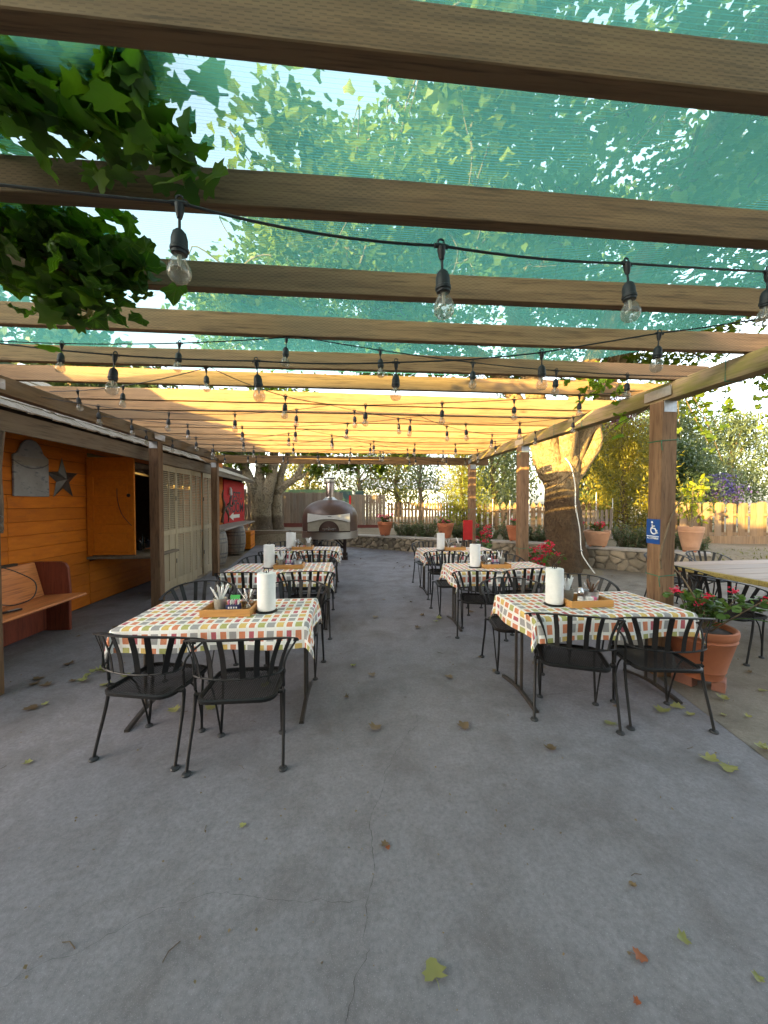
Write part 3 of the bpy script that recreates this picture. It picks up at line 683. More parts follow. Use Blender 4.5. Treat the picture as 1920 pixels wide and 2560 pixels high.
# ---- barrels with a plank counter
M['barrel'] = wood('barrel_oak', (.30, .26, .22), (.23, .195, .165), (.10, .08, .07), 2, 16, .1, knots=False)
M['hoop'] = mk('barrel_hoop', (.22, .21, .2), (.15, .13, .12), .5, .8, 12)
def barrel(x, y, lab):
    t = thing('wine_barrel', lab, 'barrel', (x, y, 0), 0, 'barrels under the plank counter'); H = .88; ns_ = 22
    rad = lambda z: .25 + .075 * (1 - ((z - H / 2) / (H / 2)) ** 2)
    b = MB(); zs = [H * k / 8 for k in range(9)]; a = 2 * math.pi / ns_
    for z in zs: b.v += [Vector((rad(z) * math.cos(a * .485), -rad(z) * math.sin(a * .485), z)), Vector((rad(z) * math.cos(a * .485), rad(z) * math.sin(a * .485), z)), Vector((rad(z) - .025, rad(z) * .12, z)), Vector((rad(z) - .025, -rad(z) * .12, z))]
    for k in range(8):
        for j in range(4): p = k * 4 + j; q_ = k * 4 + (j + 1) % 4; b.f.append([p, q_, q_ + 4, p + 4])
    b.f.append([3, 2, 1, 0]); b.f.append([32, 33, 34, 35]); me = b.mesh('stave', M['barrel'], smooth=True)
    for k in range(ns_): add('stave', me, t, rot=(0, 0, a * k))
    MB().lathe([(0, H - .05), (.245, H - .05), (.245, H - .03), (0, H - .03)], 22).build('barrel_head', M['barrel'], t)
    for z in (.05, .2, .3, .58, .68, .83): MB().lathe([(rad(z - .018) + .001, z - .018), (rad(z) + .004, z), (rad(z + .018) + .001, z + .018)], 28, cap=False).build('hoop', M['hoop'], t, smooth='all')
barrel(-3.55, 9.95, 'weathered grey wine barrel under the plank counter, beside the shutters'); barrel(-3.72, 12.2, 'weathered grey wine barrel under the plank counter, beside the orange crate')
pk = thing('plank_counter', 'wide grey plank counter laid across two wine barrels', 'counter', (0, 0, .885))
for k in range(3):
    o = .2 * k; MB().prism([(-3.21 - o, 9.55 if k else 9.7), (-3.41 - o + .006, 9.55), (-3.84 - o + .006, 14.3), (-3.64 - o, 14.3)][::-1], (0, 0, 0), (1, 0, 0), (0, 1, 0), .045).build('plank', M['barrel'], pk, bevel=.004)
cr_ = thing('orange_crate', 'orange painted wooden crate standing beyond the barrels', 'crate', (-3.72, 13.65, 0), R(6)); MB().box((0, 0, .29), (.34, .9, .58)).build('body', M['orange_door'], cr_, bevel=.005)
for z in (.1, .48): MB().box((.174, 0, z), (.014, .9, .06)).build('batten', M['orange'], cr_)
# ================================================================== CHAIRS
M['foot'] = plain('chair_glide', (.02, .02, .022), .6)
def make_chair():
    root = thing('metal_chair', 'x', 'chair')
    k = M['black']
    fr = MB(); w, d, r_ = .222, .215, .07; ring = []
    for cx, cy, a0 in ((w - r_, d - r_, 0), (-w + r_, d - r_, 90), (-w + r_, -d + r_, 180), (w - r_, -d + r_, 270)):
        for j in range(6): a = R(a0 + 90 * j / 5); ring.append((cx + r_ * math.cos(a), cy + r_ * math.sin(a), .425))
    fr.sweep(ring, [(-.011, -.012), (.011, -.012), (.013, .006), (.0, .013), (-.013, .006)], closed=True)
    for s in (-1, 1): fr.bar([(s * .22, -.12, .423), (s * .268, -.125, .43)], .03, .012)
    fr.build('seat_frame', k, root, smooth=True)
    ms = MB(); n = 46
    inside = lambda x, y: (abs(x) < w - .004 and abs(y) < d - .004) and not (abs(x) > w - r_ and abs(y) > d - r_ and math.hypot(abs(x) - w + r_, abs(y) - d + r_) > r_ - .002)
    for sgn in (1, -1):
        for i in range(-n, n + 1):
            c = i * .0145; ts = [t for t in np.linspace(-.4, .4, 161) if inside(t, sgn * (t * .55) + c)]
            if len(ts) < 3: continue
            a, b_ = ts[0], ts[-1]; dz = lambda x, y: .425 - .012 * (1 - (x / w) ** 2) * (1 - (y / d) ** 2)
            P = [(t, sgn * t * .55 + c, dz(t, sgn * t * .55 + c)) for t in np.linspace(a, b_, 5)]
            ms.bar(P, .0034, .002)
    ms.build('seat_mesh', k, root)
    arcL = spl([(-.268, -.12, .575), (-.24, -.185, .57), (-.13, -.225, .565), (0, -.238, .562), (.13, -.225, .565), (.24, -.185, .57), (.268, -.12, .575)], 5)
    arcT = spl([(-.325, .01, .695), (-.33, -.06, .735), (-.285, -.19, .785), (-.15, -.275, .812), (0, -.298, .818), (.15, -.275, .812), (.285, -.19, .785), (.33, -.06, .735), (.325, .01, .695)], 5)
    MB().tube(arcL, .0065, 7).build('lower_rail', k, root, smooth=True)
    MB().bar(arcT, .026, .009, scale=[1.35 if i < 2 or i > len(arcT) - 3 else 1 for i in range(len(arcT))]).build('top_rail', k, root, smooth=True, bevel=.0015)
    nL, nT = len(arcL) - 1, len(arcT) - 1
    for i in range(8):
        f = i / 7; a = arcL[int(round(nL * (.13 + .74 * f)))]; b_ = arcT[int(round(nT * (.19 + .62 * f)))]
        m_ = (a + b_) / 2; rad = Vector((m_.x, m_.y, 0)).normalized(); m_ = m_ - rad * .012 - Vector((0, 0, .005))
        P = spl([a, m_, b_], 4); MB().bar(P, .033, .0045, up=rad).build('slat', k, root, smooth=True)
    for s in (-1, 1):
        lg = MB(); P = spl([(s * .278, -.222, .012), (s * .275, -.19, .12), (s * .268, -.135, .30), (s * .266, -.115, .43), (s * .268, -.12, .575), (s * .285, -.09, .64), (s * .325, .0, .695)], 5)
        lg.tube(P, lerp1([.0095, .0095, .0105, .0105, .009, .007, .0065], 5), 8); o = lg.build('leg', k, root, smooth=True)
        MB().lathe([(.026, .0), (.028, .006), (.024, .014), (.011, .02), (0, .02)], 12, (s * .278, -.222, 0)).build('glide', M['foot'], o, smooth=True)
        lg = MB(); P = spl([(s * .205, .142, .012), (s * .2, .155, .15), (s * .197, .17, .32), (s * .2, .178, .42)], 5); lg.tube(P, .0092, 8)
        lg.tube(spl([(s * .205, .142, .012), (s * .215, .12, .15), (s * .222, .06, .34), (s * .222, .0, .42)], 4), .0065, 6); o = lg.build('leg', k, root, smooth=True)
        MB().lathe([(.024, .0), (.026, .006), (.022, .014), (.010, .02), (0, .02)], 12, (s * .205, .142, 0)).build('glide', M['foot'], o, smooth=True)
    return root
chair0 = make_chair(); used = [0]
def place_chair(x, y, deg, label, group):
    o = chair0 if not used[0] else copy_tree(chair0); used[0] = 1
    o.location = (x, y, 0); o.rotation_euler = (0, 0, R(deg)); setp(o, label, 'chair', group); return o
# ================================================================== TABLES
def clothpat():
    s = NT('checked_tablecloth'); uv = s.tc('UV'); x, y, z = s.sepxyz(uv); pu, pv = .064, .092
    cu = s.math('FLOOR', s.math('DIVIDE', x, pu)); cv = s.math('FLOOR', s.math('DIVIDE', y, pv)); fu = s.math('FRACT', s.math('DIVIDE', x, pu)); fv = s.math('FRACT', s.math('DIVIDE', y, pv))
    par = s.math('FLOORED_MODULO', cv, 2); half = s.math('FLOOR', s.math('DIVIDE', cv, 2))
    k = s.math('DIVIDE', s.math('ADD', s.math('FLOORED_MODULO', s.math('ADD', cu, s.math('MULTIPLY', half, 2)), 4), .5), 4)
    O, G, Rd, Ol, Mu = (.60, .16, .045), (.27, .255, .25), (.40, .03, .06), (.34, .33, .06), (.62, .40, .07)
    cA = s.ramp(k, [(0, O), (.25, G), (.5, O), (.75, Rd)], 'CONSTANT'); cB = s.ramp(k, [(0, Ol), (.25, G), (.5, Mu), (.75, O)], 'CONSTANT')
    c = s.mix(par, cA, cB)
    hw_ = s.math('ADD', s.ramp(k, [(0, .32), (.25, .38), (.5, .33), (.75, .26)], 'CONSTANT'), s.math('MULTIPLY', par, .05))
    inx = s.math('LESS_THAN', s.math('ABSOLUTE', s.math('SUBTRACT', fu, .5)), hw_); iny = s.math('LESS_THAN', s.math('ABSOLUTE', s.math('SUBTRACT', fv, .5)), .37)
    ins = s.math('MULTIPLY', inx, iny)
    wv = s.noise(s.mapping(uv, (1, 1, 1)), 420, 2); c = s.mix(s.ramp(wv, [(.4, 0), (.7, .35)]), c, (.7, .66, .6))
    vs_ = s.math('LESS_THAN', s.math('ABSOLUTE', s.math('SUBTRACT', s.math('FRACT', s.math('ADD', s.math('DIVIDE', x, pu), .06)), .06)), .05)
    base = s.mix(s.math('MULTIPLY', vs_, .35), (.80, .77, .72), (.66, .62, .55))
    c = s.mix(ins, base, c); s.link(c, s.b.inputs['Base Color']); b1 = s.bump(s.noise(s.mapping(uv, (1, 1, 1)), 9, 4, .6, .8), .5, .02); s.bump(wv, .08, .001, b1); return s.put(.7, spec=.25)
M['tcloth'] = clothpat(); M['tabletop'] = plain('table_board', (.12, .11, .10), .6); M['tubemetal'] = mk('table_leg_metal', (.035, .03, .027), (.06, .045, .035), .5, .3, 25, bump=.2)
def make_table(x, y, rz, W_, D_, label, clabel, seed, drop=.175):
    random.seed(seed); Z = .745
    t = thing('patio_table', label, 'table', (x, y, 0), rz, 'patio tables under checked cloths')
    MB().box((0, 0, Z - .014), (W_ - .02, D_ - .02, .026)).build('table_top', M['tabletop'], t, bevel=.006)
    for s in (-1, 1):
        lg = MB()
        for dy in (-.05, .05): lg.tube([(s * (W_ / 2 - .06), dy, .03), (s * (W_ / 2 - .06), dy * 1.0, Z - .028)], .0125, 8)
        lg.bar([(s * (W_ / 2 - .06), -.26, Z - .034), (s * (W_ / 2 - .06), .26, Z - .034)], .05, .012); lg.build('leg', M['tubemetal'], t, smooth=True)
        fo = MB(); fo.sweep(spl([(s * (W_ / 2 - .06), -.30, .008), (s * (W_ / 2 - .06), -.22, .022), (s * (W_ / 2 - .06), 0, .045), (s * (W_ / 2 - .06), .22, .022), (s * (W_ / 2 - .06), .30, .008)], 4), [(-.018, -.008), (.018, -.008), (.012, .014), (-.012, .014)]); fo.build('foot_bar', M['tubemetal'], t, smooth=True)
    # cloth
    nu, nv = 96, 66; us = np.linspace(-W_ / 2 - drop, W_ / 2 + drop, nu + 1); vs_ = np.linspace(-D_ / 2 - drop, D_ / 2 + drop, nv + 1)
    VV, UV = [], []; rr = .018; ph = random.uniform(0, 9); sx_, sy_ = random.uniform(-.02, .02), random.uniform(-.02, .02)
    for v in vs_:
        for u in us:
            uu, vv = u + sx_, v + sy_
            du = max(0, abs(uu) - W_ / 2 + rr); dv = max(0, abs(vv) - D_ / 2 + rr); su = 1 if uu > 0 else -1; sv = 1 if vv > 0 else -1
            L = math.hypot(du, dv); xx = max(-W_ / 2 + rr, min(W_ / 2 - rr, uu)); yy = max(-D_ / 2 + rr, min(D_ / 2 - rr, vv)); zz = Z + .004
            if L > 0:
                ang = min(L / rr, math.pi / 2); out = rr * math.sin(ang); dz = rr * (1 - math.cos(ang)) + max(0, L - rr * math.pi / 2)
                ex = du / L; ey = dv / L
                hang = max(0, L - rr * 1.57); mn = min(du, dv)
                out += hang * .05 + .022 * min(1, hang / .12) * math.sin((uu * (dv > 0) + vv * (du > 0)) * 9 + ph) * (1 if mn == 0 else .4)
                out += mn * .28 * (1 if mn > 0 else 0)
                xx += su * ex * out; yy += sv * ey * out; zz -= dz * (1 - .10 * (mn / (L + 1e-6)))
            else: zz += .0018 * noise.noise(Vector((uu * 4, vv * 4, seed)))
            VV.append((xx, yy, zz)); UV.append((u + 2.0, v + 1.97))
    FF = [[j * (nu + 1) + i, j * (nu + 1) + i + 1, (j + 1) * (nu + 1) + i + 1, (j + 1) * (nu + 1) + i] for j in range(nv) for i in range(nu)]
    me = bpy.data.meshes.new('tablecloth'); me.from_pydata(VV, [], FF); ul = me.uv_layers.new(name='UVMap')
    for p in me.polygons:
        for li, vi in zip(p.loop_indices, p.vertices): ul.data[li].uv = UV[vi]
    me.materials.append(M['tcloth']); me.polygons.foreach_set('use_smooth', [True] * len(FF)); me.update()
    o = add('tablecloth', me, None, (x, y, 0), (0, 0, rz)); setp(o, clabel, 'tablecloth', 'checked tablecloths')
    return Z + .006
M['paper'] = mk('paper_towel', (.80, .78, .75), (.74, .72, .69), .9, 0, 30, (1, 1, 1), .15, 120, rv=.02)
M['bamboo'] = wood('bamboo_tray', (.55, .28, .09), (.46, .22, .065), (.25, .11, .03), 0, 14, .08, knots=False, rough=.45, bump=.1)
M['zinc'] = mk('zinc_cup', (.36, .34, .29), (.27, .255, .22), .55, .35, 14, bump=.2)
M['straw'] = plain('straw_paper', (.80, .79, .77), .7)
def glass(name, c=(1, 1, 1)):
    s = NT(name); g = s.node('ShaderNodeBsdfGlass'); g.inputs['IOR'].default_value = 1.2; g.inputs['Color'].default_value = (*c, 1); g.inputs['Roughness'].default_value = .02
    tp = s.node('ShaderNodeBsdfTransparent'); tp.inputs[0].default_value = (*[.9 * q for q in c], 1)
    gl = s.node('ShaderNodeBsdfGlossy'); gl.inputs['Roughness'].default_value = .04
    lw = s.node('ShaderNodeLayerWeight'); lw.inputs[0].default_value = .35
    m1 = s.node('ShaderNodeMixShader'); s.link(s.ramp(lw.outputs['Facing'], [(0, .06), (.6, .12), (1, .55)]), m1.inputs[0]); s.link(tp.outputs[0], m1.inputs[1]); s.link(gl.outputs[0], m1.inputs[2])
    s.link(m1.outputs[0], s.n['Material Output'].inputs[0]); return s.m
M['glass'] = glass('clear_glass'); M['green'] = plain('green_packet', (.05, .36, .07), .5); M['navy'] = plain('navy_box', (.02, .025, .09), .45); M['pink'] = plain('pink_packet', (.7, .2, .34), .6); M['steel'] = plain('steel_cutlery', (.55, .55, .56), .25, .9); M['pepper'] = plain('pepper_brown', (.12, .07, .04), .8); M['salt'] = plain('salt_white', (.8, .8, .78), .8); M['cutwood'] = plain('brown_handle', (.13, .06, .03), .5)
def towel_roll(x, y, z, where, tail, base):
    t = thing('paper_towel_roll', 'white paper towel roll on black wire holder on the ' + where, 'paper towel', (x, y, z), 0, 'paper towel rolls')
    MB().lathe([(0, 0), (.078, 0), (.08, .004), (.074, .008), (0, .008)], 28).build('base_plate', M['black'], t, smooth=True)
    r = MB(); r.lathe([(.018, .012), (.062, .012), (.0655, .016), (.0655, .281), (.062, .286), (.018, .286)], 36, cap=False)
    if tail: r.bar(spl([(.064, -.01, .15), (.08, .03, .15), (.088, .07, .15)], 5), .262, .0012, up=(1, -.3, 0))
    r.build('roll', M['paper'], t, smooth=True)
    h = MB(); h.tube([(0, 0, .01), (0, 0, .30)], .004, 8); h.tube(spl([(-.016, 0, .288), (-.017, 0, .306), (-.008, 0, .318), (.008, 0, .318), (.017, 0, .306), (.016, 0, .288)], 4), .0035, 6); h.build('rod', M['black'], t, smooth=True)
def tray(x, y, z, rz, where):
    t = thing('condiment_tray', 'shallow wooden condiment tray on the ' + where, 'tray', (x, y, z), rz, 'condiment trays'); w, d, h = .28, .19, .042
    MB().box((0, 0, .004), (w - .02, d - .02, .006)).build('base', M['bamboo'], t)
    for s in (-1, 1):
        MB().box((0, s * (d / 2 - .005), h / 2), (w, .010, h)).build('side', M['bamboo'], t, bevel=.002); MB().box((s * (w / 2 - .005), 0, h / 2), (.010, d - .021, h)).build('side', M['bamboo'], t, bevel=.002)
def straw_cup(x, y, z, where, n=9, seed=0):
    random.seed(seed); t = thing('straw_cup', 'grey metal cup full of paper wrapped straws on the ' + where, 'cup', (x, y, z), 0, 'straw cups')
    MB().lathe([(0, .004), (.030, .004), (.0305, 0), (.033, 0), (.042, .082), (.044, .084), (.043, .087), (.039, .085), (.031, .008), (0, .008)], 24, cap=False).build('cup', M['zinc'], t, smooth=True)
    for k in range(n):
        a = random.uniform(0, 6.28); q = random.uniform(.025, .06); MB().tube([(-.02 * math.cos(a), -.02 * math.sin(a), .012), (q * math.cos(a), q * math.sin(a), random.uniform(.15, .18))], .0042, 7).build('straw', M['straw'], t)
def packet_box(x, y, z, where, green=True):
    t = thing('packet_holder', 'dark blue box of sweetener packets on the ' + where, 'packet box', (x, y, z), R(random.uniform(-10, 10)), 'sweetener packet boxes')
    MB().box((0, 0, .025), (.085, .05, .05)).build('box', M['navy'], t, bevel=.002)
    for k in range(5): MB().box((-.03 + .015 * k, .002 * k, .055), (.0035, .042, .045)).build('packet', M[('pink', 'straw', 'straw', 'pink', 'straw')[k]], t)
    if green: MB().box((.0, .03, .075), (.062, .003, .055), M=Matrix.Rotation(R(-14), 3, 'X')).build('card', M['green'], t)
    for k in range(4): MB().box((-.024 + .016 * k, -.0256, .034), (.009, .001, .012)).build('printed_mark', M['straw'], t)
def jar(x, y, z, where, kind, seed=0):
    random.seed(seed)
    if kind == 'glass':
        t = thing('cutlery_jar', 'clear glass jar holding wrapped cutlery on the ' + where, 'jar', (x, y, z), 0, 'cutlery jars'); MB().lathe([(0, .004), (.034, .004), (.038, .012), (.038, .088), (.034, .098), (.034, .11), (.032, .11), (.032, .098), (.035, .088), (.035, .012), (0, .008)], 22, cap=False).build('jar', M['glass'], t, smooth=True)
        hm = ['steel', 'straw', 'steel', 'straw', 'steel']
    else:
        t = thing('cutlery_tin', 'short ribbed tin holding brown handled cutlery on the ' + where, 'tin', (x, y, z), 0, 'cutlery tins')
        MB().lathe([(0, .004), (.042, 0), (.045, .002), (.048, .02), (.0465, .024), (.049, .045), (.0475, .05), (.05, .072), (.051, .075), (.047, .074), (.044, .006), (0, .008)], 24, cap=False).build('tin', M['galv'], t, smooth=True); hm = ['steel', 'cutwood', 'cutwood', 'steel', 'cutwood', 'cutwood', 'cutwood']
    for k, q in enumerate(hm):
        a = 6.28 * k / len(hm) + random.uniform(-.3, .3); r_ = random.uniform(.035, .06); MB().bar([(-.018 * math.cos(a), -.018 * math.sin(a), .014), (r_ * math.cos(a), r_ * math.sin(a), random.uniform(.12, .165))], .012, .004, up=(math.cos(a), math.sin(a), .1)).build('utensil', M[q], t, bevel=.001)
def shaker(x, y, z, where, fill):
    t = thing(fill + '_shaker', 'glass %s shaker with metal lid on the %s' % (fill, where), 'shaker', (x, y, z), 0, fill + ' shakers')
    MB().lathe([(0, .002), (.021, .002), (.023, .01), (.019, .075), (0, .078)], 16).build('glass_body', M['glass'], t, smooth=True); MB().lathe([(0, .004), (.0195, .004), (.018, .05), (0, .05)], 14).build('contents', M[fill], t, smooth=True)
    MB().lathe([(.02, .074), (.0215, .076), (.0215, .088), (.014, .1), (0, .102)], 16).build('lid', M['steel'], t, smooth=True)
def sugar_dish(x, y, z, where):
    t = thing('sugar_dish', 'low white dish of sugar packets on the ' + where, 'dish', (x, y, z), 0, 'sugar dishes')
    MB().box((0, 0, .014), (.085, .055, .028)).build('dish', M['straw'], t, bevel=.005)
    for k in range(6): MB().box((-.03 + .012 * k, 0, .032), (.004, .042, .034), M=Matrix.Rotation(R(12), 3, 'Y')).build('packet', M['pink' if k > 3 else 'straw'], t)
TB = [('shed-side table farthest from the oven', -.97, 2.995, 0, 1.32, .74), ('middle table of the shed-side row', -.93, 4.98, R(.5), 1.32, .74), ('shed-side table nearest the oven', -.88, 6.93, R(-.5), 1.30, .74),
      ('post-side table farthest from the oven', 1.99, 2.99, R(1.0), 1.32, .74), ('middle table of the post-side row', 1.93, 4.80, R(1.5), 1.30, .72), ('post-side table nearest the oven', 1.88, 6.62, R(1.5), 1.30, .72)]
_thing = thing
def thing(*a, **k):
    o = _thing(*a, **k)
    if o['category'] in ('paper towel', 'tray', 'cup', 'packet box', 'jar', 'tin', 'shaker', 'dish'): o.scale = ({'paper towel': 1.06, 'tray': 1.32}.get(o['category'], 1.18),) * 3
    return o
for n_, (wh, x, y, rz, w, d) in enumerate(TB):
    z = make_table(x, y, rz, w, d, 'black metal patio table, ' + wh, 'colourful checked cloth draped over the ' + wh, 11 + n_)
    P = lambda a, b_: (x + a * math.cos(rz) - b_ * math.sin(rz), y + a * math.sin(rz) + b_ * math.cos(rz))
    zz = z + .0075 * 1.32
    if n_ == 0:
        towel_roll(*P(.30, -.03), z, wh, False, 0); tray(*P(.03, -.04), z, R(-1), wh); straw_cup(*P(-.05, -.03), zz, wh, 11, 1); packet_box(*P(.06, -.06), zz, wh); jar(*P(.15, .0), zz, wh, 'glass', 3)
    elif n_ == 1:
        towel_roll(*P(-.15, -.03), z, wh, False, 0); tray(*P(.11, -.03), z, R(1), wh); straw_cup(*P(.0, -.02), zz, wh, 12, 5); packet_box(*P(.11, -.06), zz, wh, False); jar(*P(.21, -.01), zz, wh, 'tin', 6)
    elif n_ == 2:
        towel_roll(*P(-.26, .02), z, wh, True, 0); tray(*P(-.02, .0), z, 0, wh); sugar_dish(*P(-.03, -.05), zz, wh); straw_cup(*P(.08, .0), zz, wh, 10, 8); jar(*P(-.12, .03), zz, wh, 'glass', 9)
    elif n_ == 3:
        towel_roll(*P(-.31, -.03), z, wh, False, 0); tray(*P(-.055, -.03), z, R(1), wh); straw_cup(*P(-.155, .03), zz, wh, 13, 12); shaker(*P(-.105, -.07), zz, wh, 'salt'); shaker(*P(-.06, .0), zz, wh, 'pepper'); sugar_dish(*P(-.02, -.075), zz, wh); jar(*P(.045, .01), zz, wh, 'tin', 13)
    elif n_ == 4:
        towel_roll(*P(-.32, -.03), z, wh, True, 0); tray(*P(-.06, -.03), z, R(1), wh); jar(*P(-.15, .03), zz, wh, 'glass', 15); shaker(*P(-.14, -.065), zz, wh, 'salt'); packet_box(*P(-.05, -.06), zz, wh, False); straw_cup(*P(.05, .0), zz, wh, 5, 16)
    else:
        towel_roll(*P(-.29, -.03), z, wh, False, 0); tray(*P(-.04, -.02), z, 0, wh); jar(*P(-.13, .03), zz, wh, 'glass', 18); sugar_dish(*P(-.06, -.03), zz, wh); straw_cup(*P(.05, .0), zz, wh, 4, 19)
CH = [ # table, x, y, deg, side (0 = faces the oven), seat word
 (0, -1.285, 2.575, -13, 0, 'shed end'), (0, -.695, 2.46, 0, 0, 'aisle end'), (0, -1.45, 3.56, 172, 1, 'shed end'), (0, -.55, 3.50, 184, 1, 'aisle end'),
 (1, -1.27, 4.58, -4, 0, 'shed end'), (1, -.55, 4.57, 3, 0, 'aisle end'), (1, -1.3, 5.42, 178, 1, 'shed end'), (1, -.55, 5.33, 183, 1, 'aisle end'),
 (2, -1.25, 6.5, 3, 0, 'shed end'), (2, -.58, 6.48, -3, 0, 'aisle end'), (2, -1.3, 7.4, 180, 1, 'shed end'), (2, -.58, 7.32, 176, 1, 'aisle end'),
 (3, 1.675, 2.70, -22, 0, 'aisle end'), (3, 2.27, 2.61, -9, 0, 'post end'), (3, 1.58, 3.46, 171, 1, 'aisle end'), (3, 2.38, 3.60, 170, 1, 'post end'),
 (4, 1.56, 4.42, -14, 0, 'aisle end'), (4, 2.18, 4.56, 6, 0, 'post end'), (4, 1.45, 5.28, 176, 1, 'aisle end'), (4, 2.25, 5.28, 185, 1, 'post end'),
 (5, 1.55, 6.22, -6, 0, 'aisle end'), (5, 2.3, 6.2, 4, 0, 'post end'), (5, 1.5, 7.15, 182, 1, 'aisle end'), (5, 2.25, 7.1, 178, 1, 'post end')]
for (ti, x, y, dg_, sd, end) in CH:
    place_chair(x, y, dg_, 'black metal chair %s, %s, at the %s' % ('facing the oven' if sd == 0 else 'backing the oven', end, TB[ti][0]), 'chairs around the checked tables')
# ---- big wooden table on the right
M['slab'] = wood('bleached_slab', (.33, .215, .14), (.25, .155, .095), (.11, .065, .04), 0, 10, .05, knots=False, rough=.5)
M['slabedge'] = wood('mossy_slab_edge', (.34, .26, .08), (.25, .19, .06), (.1, .07, .03), 0, 14, .1, knots=False)
bt = thing('plank_table', 'large weathered wooden table with thick mossy edge beyond the pergola posts', 'table', (4.40, 4.85, 0), R(3))
for k in range(5): MB().box((1.25, -.1 - .3 * k + (.0 if k else 0), .735), (2.6, .296, .05)).build('plank', M['slab'], bt, bevel=.006)
MB().box((-.075, -.7, .733), (.045, 1.5, .056)).build('edge_board', M['slabedge'], bt, bevel=.005)
for s in (-1.38, .03): MB().box((1.25, s - .02, .67), (2.4, .04, .09)).build('apron', M['pew_red'], bt)
for (lx, ly) in ((.3, -.15), (.3, -1.3), (2.2, -.15), (2.2, -1.3)): MB().box((lx, ly, .355), (.13, .1, .70)).build('leg', M['darkwood'], bt, bevel=.006)
MB().bar([(.3, -.72, .3), (2.2, -.72, .3)], .12, .05).build('stretcher', M['darkwood'], bt)
MB().bar([(.36, -.4, .18), (1.4, -.9, .62)], .06, .05).build('brace', M['darkwood'], bt)
place_chair(4.02, 3.62, -78, 'black metal chair drawn up to the plank table, beside the flower pot', 'chairs around the plank table')
place_chair(4.3, 4.3, -96, 'black metal chair drawn up to the plank table behind the flower pot', 'chairs around the plank table')
place_chair(4.85, 5.25, 178, 'black metal chair behind the plank table, backing the stone wall', 'chairs around the plank table')
place_chair(5.6, 5.3, 184, 'black metal chair tucked behind the plank table near the clay planter', 'chairs around the plank table')
# ================================================================== PIZZA OVEN
M['dome'] = mk('dome_tile_brown', (.10, .058, .045), (.07, .04, .032), .38, .1, 40, bump=.35, bscale=55, rv=0)
M['steelbr'] = mk('brushed_steel', (.52, .50, .47), (.42, .40, .37), .33, .9, 20, (.2, .2, 6), .1, 40, rv=0)
M['ovenface'] = mk('oven_face_stone', (.36, .32, .25), (.25, .22, .17), .75, 0, 7, bump=.3, rv=0)
M['rustmetal'] = mk('dark_rust_steel', (.045, .028, .022), (.03, .02, .017), .6, .5, 14, bump=.2)
M['mouthblack'] = plain('oven_mouth_black', (.008, .007, .006), .95)
ov = thing('pizza_oven', 'round brown domed pizza oven with steel band, hood and flue on a black stand', 'pizza oven', (-.64, 10.95, 0), R(1)); ov.scale = (1.06, 1.06, 1.02)
rd = .76
MB().lathe([(rd - .05, .585), (rd, .59), (rd, .785), (rd - .03, .79)], 56).build('base_band', M['steelbr'], ov, smooth=True)
dp = [(rd - .01, .791)] + [(rd - .012, .82 + .35 * k / 4) for k in range(5)] + [((rd - .012) * math.cos(a) ** .88, 1.17 + .50 * math.sin(a)) for a in np.linspace(0.03, 1.28, 16)]
MB().lathe(dp, 64).build('dome', M['dome'], ov, smooth='all')
zt = dp[-1][1]; MB().lathe([(.235, zt - .035), (.232, zt - .02), (.12, zt + .075), (.118, zt + .09)], 40).build('collar', M['steelbr'], ov, smooth=True)
fl = MB().lathe([(.113, zt + .06), (.113, 2.16), (.11, 2.17)], 32).build('flue', mk('flue_steel', (.30, .25, .23), (.16, .12, .11), .28, .9, 9, (1, 1, .3), .1, rv=0), ov, smooth=True)
cpz = MB(); cpz.lathe([(.118, 2.13), (.17, 2.14), (.172, 2.155), (.13, 2.165)], 32); cpz.lathe([(.14, 2.185), (.145, 2.19), (.145, 2.22), (.14, 2.225)], 32, cap=False); cpz.lathe([(.13, 2.25), (.175, 2.262), (.178, 2.275), (.10, 2.295), (0, 2.3)], 32)
for k in range(4): cpz.box((.12 * math.cos(1.57 * k), .12 * math.sin(1.57 * k), 2.21), (.01, .01, .1))
cpz.build('cap', M['steelbr'], fl, smooth=True)
# front box with the mouth
fy = -.70; wd, z0, z1 = .535, .80, 1.13; arch = [(.262 * math.cos(a), z0 + .018 + .27 * math.sin(a)) for a in np.linspace(0, math.pi, 25)]
f = MB(); F0 = fy - .075
outer = [(-wd, z0)] + [(-wd, 1.06)] + [(-wd + 2 * wd * k / 12, 1.06 + .08 * math.sin(math.pi * k / 12)) for k in range(1, 12)] + [(wd, 1.06), (wd, z0)]
top = arch[::-1]
strip_o = [(-wd, z0 + .018), (-wd, .92), (-wd, 1.06)] + [(-wd + 2 * wd * k / 20, 1.06 + .08 * math.sin(math.pi * k / 20)) for k in range(1, 20)] + [(wd, 1.06), (wd, .92), (wd, z0 + .018)]
for a, b_ in zip(top[:-1], top[1:]): pass
n_ = 25
def samp(poly, n):
    P = [Vector((x, 0, z)) for x, z in poly]; L = [0]
    for i in range(1, len(P)): L.append(L[-1] + (P[i] - P[i - 1]).length)
    out = []
    for k in range(n):
        s_ = L[-1] * k / (n - 1); i = max(j for j in range(len(L)) if L[j] <= s_ + 1e-9); i = min(i, len(P) - 2)
        out.append(P[i].lerp(P[i + 1], (s_ - L[i]) / max(1e-9, L[i + 1] - L[i])))
    return out
OO = samp(strip_o, n_); II = [Vector((x, 0, z)) for x, z in top]
for k in range(n_ - 1):
    o1, o2, i1, i2 = [p + Vector((0, F0, 0)) for p in (OO[k], OO[k + 1], II[k], II[k + 1])]
    f.quad(i1, i2, o2, o1); f.quad(o1, o2, o2 + Vector((0, .35, 0)), o1 + Vector((0, .35, 0))); f.quad(i2, i1, i1 + Vector((0, .3, 0)), i2 + Vector((0, .3, 0)))
f.build('front_face', M['ovenface'], ov)
